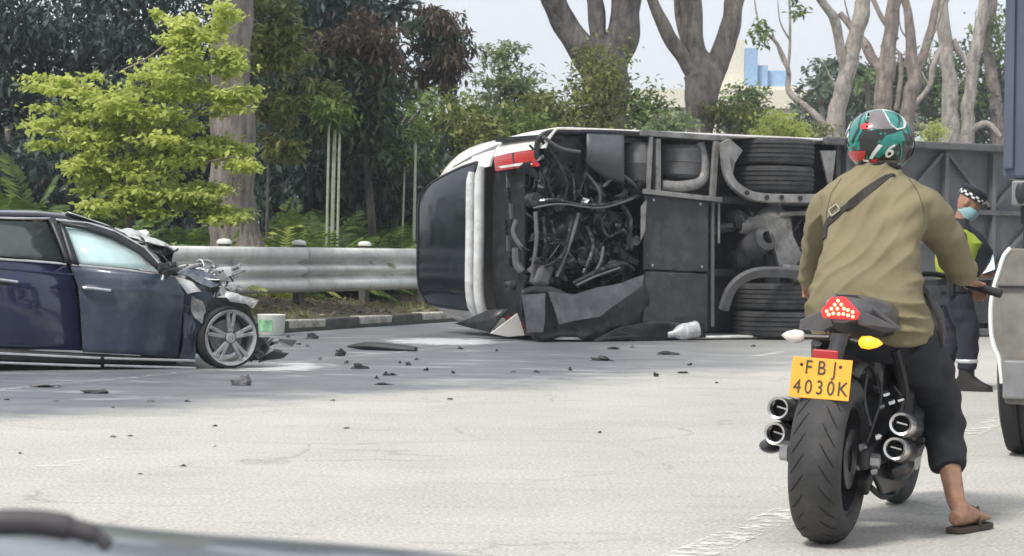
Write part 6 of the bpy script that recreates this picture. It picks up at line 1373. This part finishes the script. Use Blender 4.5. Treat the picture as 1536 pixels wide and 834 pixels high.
# ------------------------------------------------------------------ the truck at the right edge
tk = G(1512, 687); THD = HD
tX = Vector((math.cos(THD), -math.sin(THD), 0)); tY = Vector((math.sin(THD), math.cos(THD), 0))
truck = tag(empty('truck', tk, (0, 0, -THD)), 'lorry with plain blue-grey box body and dusty mudguard beside the motorcycle', 'truck')
def tp(px, py, t): p = onplane(px, py, tk + tY*t, tY) - tk; return Vector((p.dot(tX), t, p.z))
boxm = M_('truck_blue_grey', (.078, .094, .14), .45, var=.08, vscale=1.2, dirt=(.07, .08, .115), dscale=1.5, damt=.5)
dustm = M_('dusty_mudguard', (.20, .19, .175), .8, var=.2, vscale=4, dirt=(.24, .18, .10), dscale=3, damt=.7); lampg = M_('lamp_grey', (.20, .20, .21), .5, dirt=(.12, .1, .08))
bl0 = tp(1505, 200, -.25); zb = tp(1510, 268, -.25).z
mb = MB(); mb.box((bl0.x+1.22, 2.9, zb+1.35), (2.44, 6.3, 2.7)); bx_ = mb.build('box_body', boxm, truck, bevel=.02)
for x in (bl0.x+.03, bl0.x+1.22, bl0.x+2.41): mb = MB(); mb.box((x, -.262, zb+1.35), (.05, .03, 2.6)); mb.build('door_post', boxm, bx_, bevel=.006)
mb = MB(); mb.box((bl0.x+1.25, -.2, zb-.075), (2.4, .16, .13)); lb = mb.build('lamp_bar', lampg, truck, bevel=.01)
for q in (.10, 2.3):
    mb = MB(); mb.lathe([(0, .012), (.022, .012), (.03, .004), (.03, -.005)], 20, T4((bl0.x+q, -.285, zb-.075)) @ Matrix.Diagonal((1, 1, 1.9, 1)) @ rotM('X', 90).to_4x4()); mb.build('lamp', black, lb, smooth=True)
    mb = MB(); mb.tube([(bl0.x+q+.03, -.15, zb-.14), (bl0.x+q+.03, -.15, zb-.23), (bl0.x+q+.03, -.15, zb-.24), (bl0.x+q+.03, -.15, zb-.36)], [.05, .05, .035, .035], 12); mb.build('bump_stop', rubber, truck, smooth=True)
def guard(sx):
    pts = [(1516, 372), (1506, 384), (1499, 405), (1490, 435), (1486, 465), (1487, 500), (1492, 522), (1499, 540), (1503, 575), (1508, 606), (1552, 608), (1580, 540), (1585, 420), (1560, 374)]
    P = [tp(x, y, -.18) for x, y in pts]
    if sx: P = [Vector((2*(bl0.x+1.22)-p.x, p.y, p.z)) for p in P]
    mb = MB(); mb.prism(P, (0, .05, 0)); g = mb.build('mudguard', dustm, truck, bevel=.01)
    mb = MB(); mb.tube(spline(P[:9], 4), .012, 6); mb.build('mudguard_edging', hwht, g, smooth=True)
    a = P[7]*.4+P[9]*.3+P[10]*.3; mb = MB(); mb.box(a+Vector((.02, -.03, .04)), (.12, .05, .2)); mb.build('mudguard_clamp', lampg, g, bevel=.01)
    b = P[2]*.5+P[12]*.5; mb = MB(); mb.box(b+Vector((0, -.01, -.06)), (.3, .03, .015)); mb.build('mudguard_rib', black, g, bevel=.004)
guard(0); guard(1)
tpf = [(.25, -.13), (.42, -.14), (.49, -.12), (.50, -.09), (.50, -.035), (.485, -.03), (.485, -.02), (.50, -.015), (.50, .015), (.485, .02), (.485, .03), (.50, .035), (.50, .09), (.49, .12), (.42, .14), (.25, .13)]
tt = MB(); tt.lathe(tpf, 48, T4((0, 0, 0), rotM('Y', 90)), close=True); ttm = tt.mesh('truck_tyre', True, sharp=35); ttm.materials.append(rubber)
hx0 = tp(1500, 640, 0).x
for x in (hx0+.13, hx0+.44, hx0+1.9, hx0+2.2): 
    o = link('wheel', ttm, None, truck, (x, .35, .50)); mb = MB(); mb.lathe([(0, .06), (.1, .06), (.2, .02), (.26, .1), (.26, -.1), (0, -.1)], 24, T4((0, 0, 0), rotM('Y', 90))); mb.build('rim', lampg, o, smooth=True)
for x in (hx0+.15, hx0+2.15): o = link('wheel', ttm, None, truck, (x, 4.6, .50))
mb = MB(); mb.box((hx0+.85, 2.6, .95), (.09, 6, .22)); mb.build('chassis_rail', mdark, truck); mb = MB(); mb.box((hx0+1.55, 2.6, .95), (.09, 6, .22)); mb.build('chassis_rail', mdark, truck)
mb = MB(); mb.tube([(hx0+.1, .35, .5), (hx0+2.2, .35, .5)], .08, 12); mb.build('axle', mdark, truck, smooth=True)
mb = MB(); mb.box((hx0+1.2, 6.4, 1.5), (2.2, 1.1, 2.0)); mb.build('cab', boxm, truck, bevel=.1)

# ------------------------------------------------------------------ bonnet of the car the picture was taken from
bon = M_('bonnet_blue_grey', (.10, .112, .145), .3, .2, var=.06, coat=.6)
YB = 1.6
def cz(x):   # crest height over x so that its outline follows the photo
    px = 768 + x/YB*F
    P = [(-700, 780), (-300, 790), (0, 800), (120, 815), (200, 824), (300, 832), (400, 838), (500, 845), (650, 858), (800, 880)]
    py = P[-1][1]
    for (a, u), (b, v) in zip(P, P[1:]):
        if px <= b: t = max(0, (px-a)/(b-a)); py = u+(v-u)*t; break
    return at(px, py, YB).z
mb = MB()
def bf(a, b):
    x = -.95 + .95*a; y = 1.05 + 1.0*b; d = y-YB; return Vector((x, y, cz(x) - (.9*d*d if d > 0 else .25*d*d)))
mb.grid(bf, 30, 16); bn = mb.build('car_bonnet', bon, smooth=True, thick=.02); tag(bn, 'smooth blue-grey bonnet of the viewing car in the near corner', 'car bonnet')
P = [at(x, y, 1.45) for x, y in ((-260, 806), (-120, 790), (0, 784), (60, 785), (110, 793), (145, 805), (165, 822))]
mb = MB(); mb.tube(spline(P, 6), [.005]*6+[.0075]*6+[.009]*12+[.007]*6+[.005]*6+[.002], 10, flat=.8); mb.build('wiper', M_('wiper_black', (.05, .045, .05), .6), bn, smooth=True)

# ------------------------------------------------------------------ wreckage scattered on the road
rn = random.Random(21)
dmat = [M_('debris_black', (.02, .021, .024), .6), M_('debris_grey', (.10, .10, .11), .6, dirt=(.3, .3, .3), dscale=20), M_('debris_pale', (.5, .5, .48), .6)]
def shard(px, py, wpx, hpx, m, lab, grp=None, name='debris_fragment', seed=0):
    p = G(px, py); s = (p-CO).length/F; w = wpx*s; h = max(hpx*s, .008); mb = MB(); r2 = random.Random(seed*7+int(px)); n = 7
    mb.ball((0, 0, 0), (w/2, max(w*.3, h*.5), h*.6), n+2, 6); off_ = Vector((seed*1.7, px*.013, 0))
    for i, v in enumerate(mb.v):
        v = Vector(v); q = Vector((v.x/w, v.y/w, v.z/h))*2.6 + off_; g = 1 + .9*noise.noise(q) + r2.uniform(-.12, .12); v = Vector((v.x*g, v.y*g, max(v.z*(g+.5*noise.noise(q*2)), -h*.02) )); mb.v[i] = tuple(v)
    o = mb.build(name, m); o.location = p + Vector((0, 0, .003)); o.rotation_euler = (0, 0, r2.uniform(-.3, .3)); return tag(o, lab, 'debris', grp)
sm_ = [(480, 540), (508, 528), (565, 568), (578, 562), (500, 602), (600, 545), (625, 540), (448, 517), (470, 504), (540, 552), (690, 524), (745, 527), (770, 559), (805, 559), (680, 560), (855, 556), (948, 522), (1034, 548), (1075, 575), (1130, 520), (675, 600), (612, 548), (640, 556), (520, 545), (462, 520), (432, 506), (985, 565), (1020, 560)]
for i, (x, y) in enumerate(sm_): shard(x, y, rn.uniform(5, 10), rn.uniform(3, 7), dmat[0 if i % 4 else 1], 'small black crumb of wreckage on the grey stained road', 'small crumbs between the wreck and the bus', seed=i)
sm2 = [(10, 600), (85, 602), (170, 612), (225, 603), (282, 603), (170, 656), (322, 640), (195, 655), (30, 681), (320, 670), (275, 700), (210, 712), (900, 650), (520, 643)]
for i, (x, y) in enumerate(sm2): shard(x, y, rn.uniform(6, 13), rn.uniform(2, 4), dmat[i % 2] if i not in (9,) else dmat[2], 'small dark scrap lying on the pale road before the wrecked car', 'small scraps in front of the wrecked car', seed=40+i)
for x, y, w, h, m, lab in [(362, 578, 30, 18, 1, 'jagged grey lump below the bare spoked wheel'), (510, 534, 16, 15, 0, 'round black lump beside the long black strip'), (540, 553, 24, 9, 0, 'flat black piece between round lump and bus tail'), (905, 541, 34, 9, 0, 'black angular bracket on the road below the belly plate'), (922, 524, 20, 6, 0, 'flat black plate just under the torn skirt'), (1003, 532, 36, 8, 0, 'black flat bar just in front of the clear bottle'), (1025, 560, 16, 5, 0, 'thin black chip in front of the flat bar'), (145, 590, 40, 7, 0, 'curled black strip on the road under the navy doors'), (70, 580, 60, 8, 1, 'flattened grey sheet in the shade beside the navy car'), (468, 508, 22, 9, 0, 'square black block by the white kerb stone'), (585, 563, 26, 5, 0, 'thin black splinter right of the flat black piece'), (575, 577, 26, 4, 0, 'thin dark sliver on the stained road')]:
    shard(x, y, w, h, dmat[m], lab, seed=int(x))
a = G(522, 524); b = G(624, 527); mb = MB()
vs = []; 
for i in range(9): t = i/8; p = (b-a)*t; vs.append(p + Vector((0, 0, .03+.012*math.sin(5*t))))
mb.tube(vs, [.012, .03, .04, .042, .045, .045, .045, .04, .03], 8, flat=1.6); o = mb.build('bumper_strip', dmat[0], smooth=True); o.location = a; tag(o, 'long black bumper strip lying on the road near the bus tail', 'debris')
# white tub by the kerb
p = G(407, 503); mb = MB(); mb.lathe([(0, 0), (.14, .0), (.155, .02), (.17, .24), (.175, .25), (.165, .255), (.15, .24), (.14, .03)], 24); o = mb.build('plastic_tub', M_('tub_white', (.72, .74, .66), .6, var=.08, dirt=(.4, .42, .35)), smooth=True, sharp=40); o.location = p; tag(o, 'white plastic tub with green label beside the kerb', 'tub')
mb = MB(); mb.grid(lambda a, b: Vector(((.163+.012*b)*math.cos(R(-150+70*a)), (.163+.012*b)*math.sin(R(-150+70*a)), .05+.14*b)), 8, 3); lo = mb.build('tub_label', M_('label_green', (.25, .5, .3), .7, var=.3, vscale=14), o, smooth=True)
p = G(446, 492); mb = MB(); mb.box((0, 0, .06), (.42, .3, .12), rotM('X', 6)); o = mb.build('broken_panel', kerb_w, bevel=.01); o.location = p; o.rotation_euler = (0, 0, .3); tag(o, 'pale broken panel resting against the kerb behind the tub', 'debris')
# clear squashed bottle in front of the bus
p = G(1012, 513); q = Matrix.Rotation(R(78), 3, 'Y'); mb = MB()
mb.lathe([(0, .30), (.085, .30), (.10, .28), (.095, .2), (.10, .12), (.085, .05), (.04, -.02), (.035, -.08), (0, -.08)], 20, T4((0, 0, .10), Matrix.Rotation(R(12), 3, 'Z') @ q)); o = mb.build('plastic_bottle', M_('clear_plastic', (.62, .64, .65), .25, var=.2, vscale=12, trans=.3), smooth=True, sharp=60); o.location = p; tag(o, 'clear plastic bottle lying on its side in front of the bus', 'bottle')
# ------------------------------------------------------------------ thin humid haze over the whole place
hz_ = MB(); hz_.box((0, 390, 24), (960, 960, 52)); ho = hz_.build('haze', None)
hm = bpy.data.materials.new('haze_air'); hm.use_nodes = True; t = hm.node_tree; t.nodes.clear(); pv = t.nodes.new('ShaderNodeVolumePrincipled'); om = t.nodes.new('ShaderNodeOutputMaterial')
pv.inputs['Color'].default_value = (.86, .92, 1, 1); pv.inputs['Density'].default_value = .0009; pv.inputs['Anisotropy'].default_value = .2; t.links.new(pv.outputs[0], om.inputs['Volume'])
ho.data.materials.clear(); ho.data.materials.append(hm); tag(ho, 'thin pale haze in the air over the road', 'haze', kind='stuff')
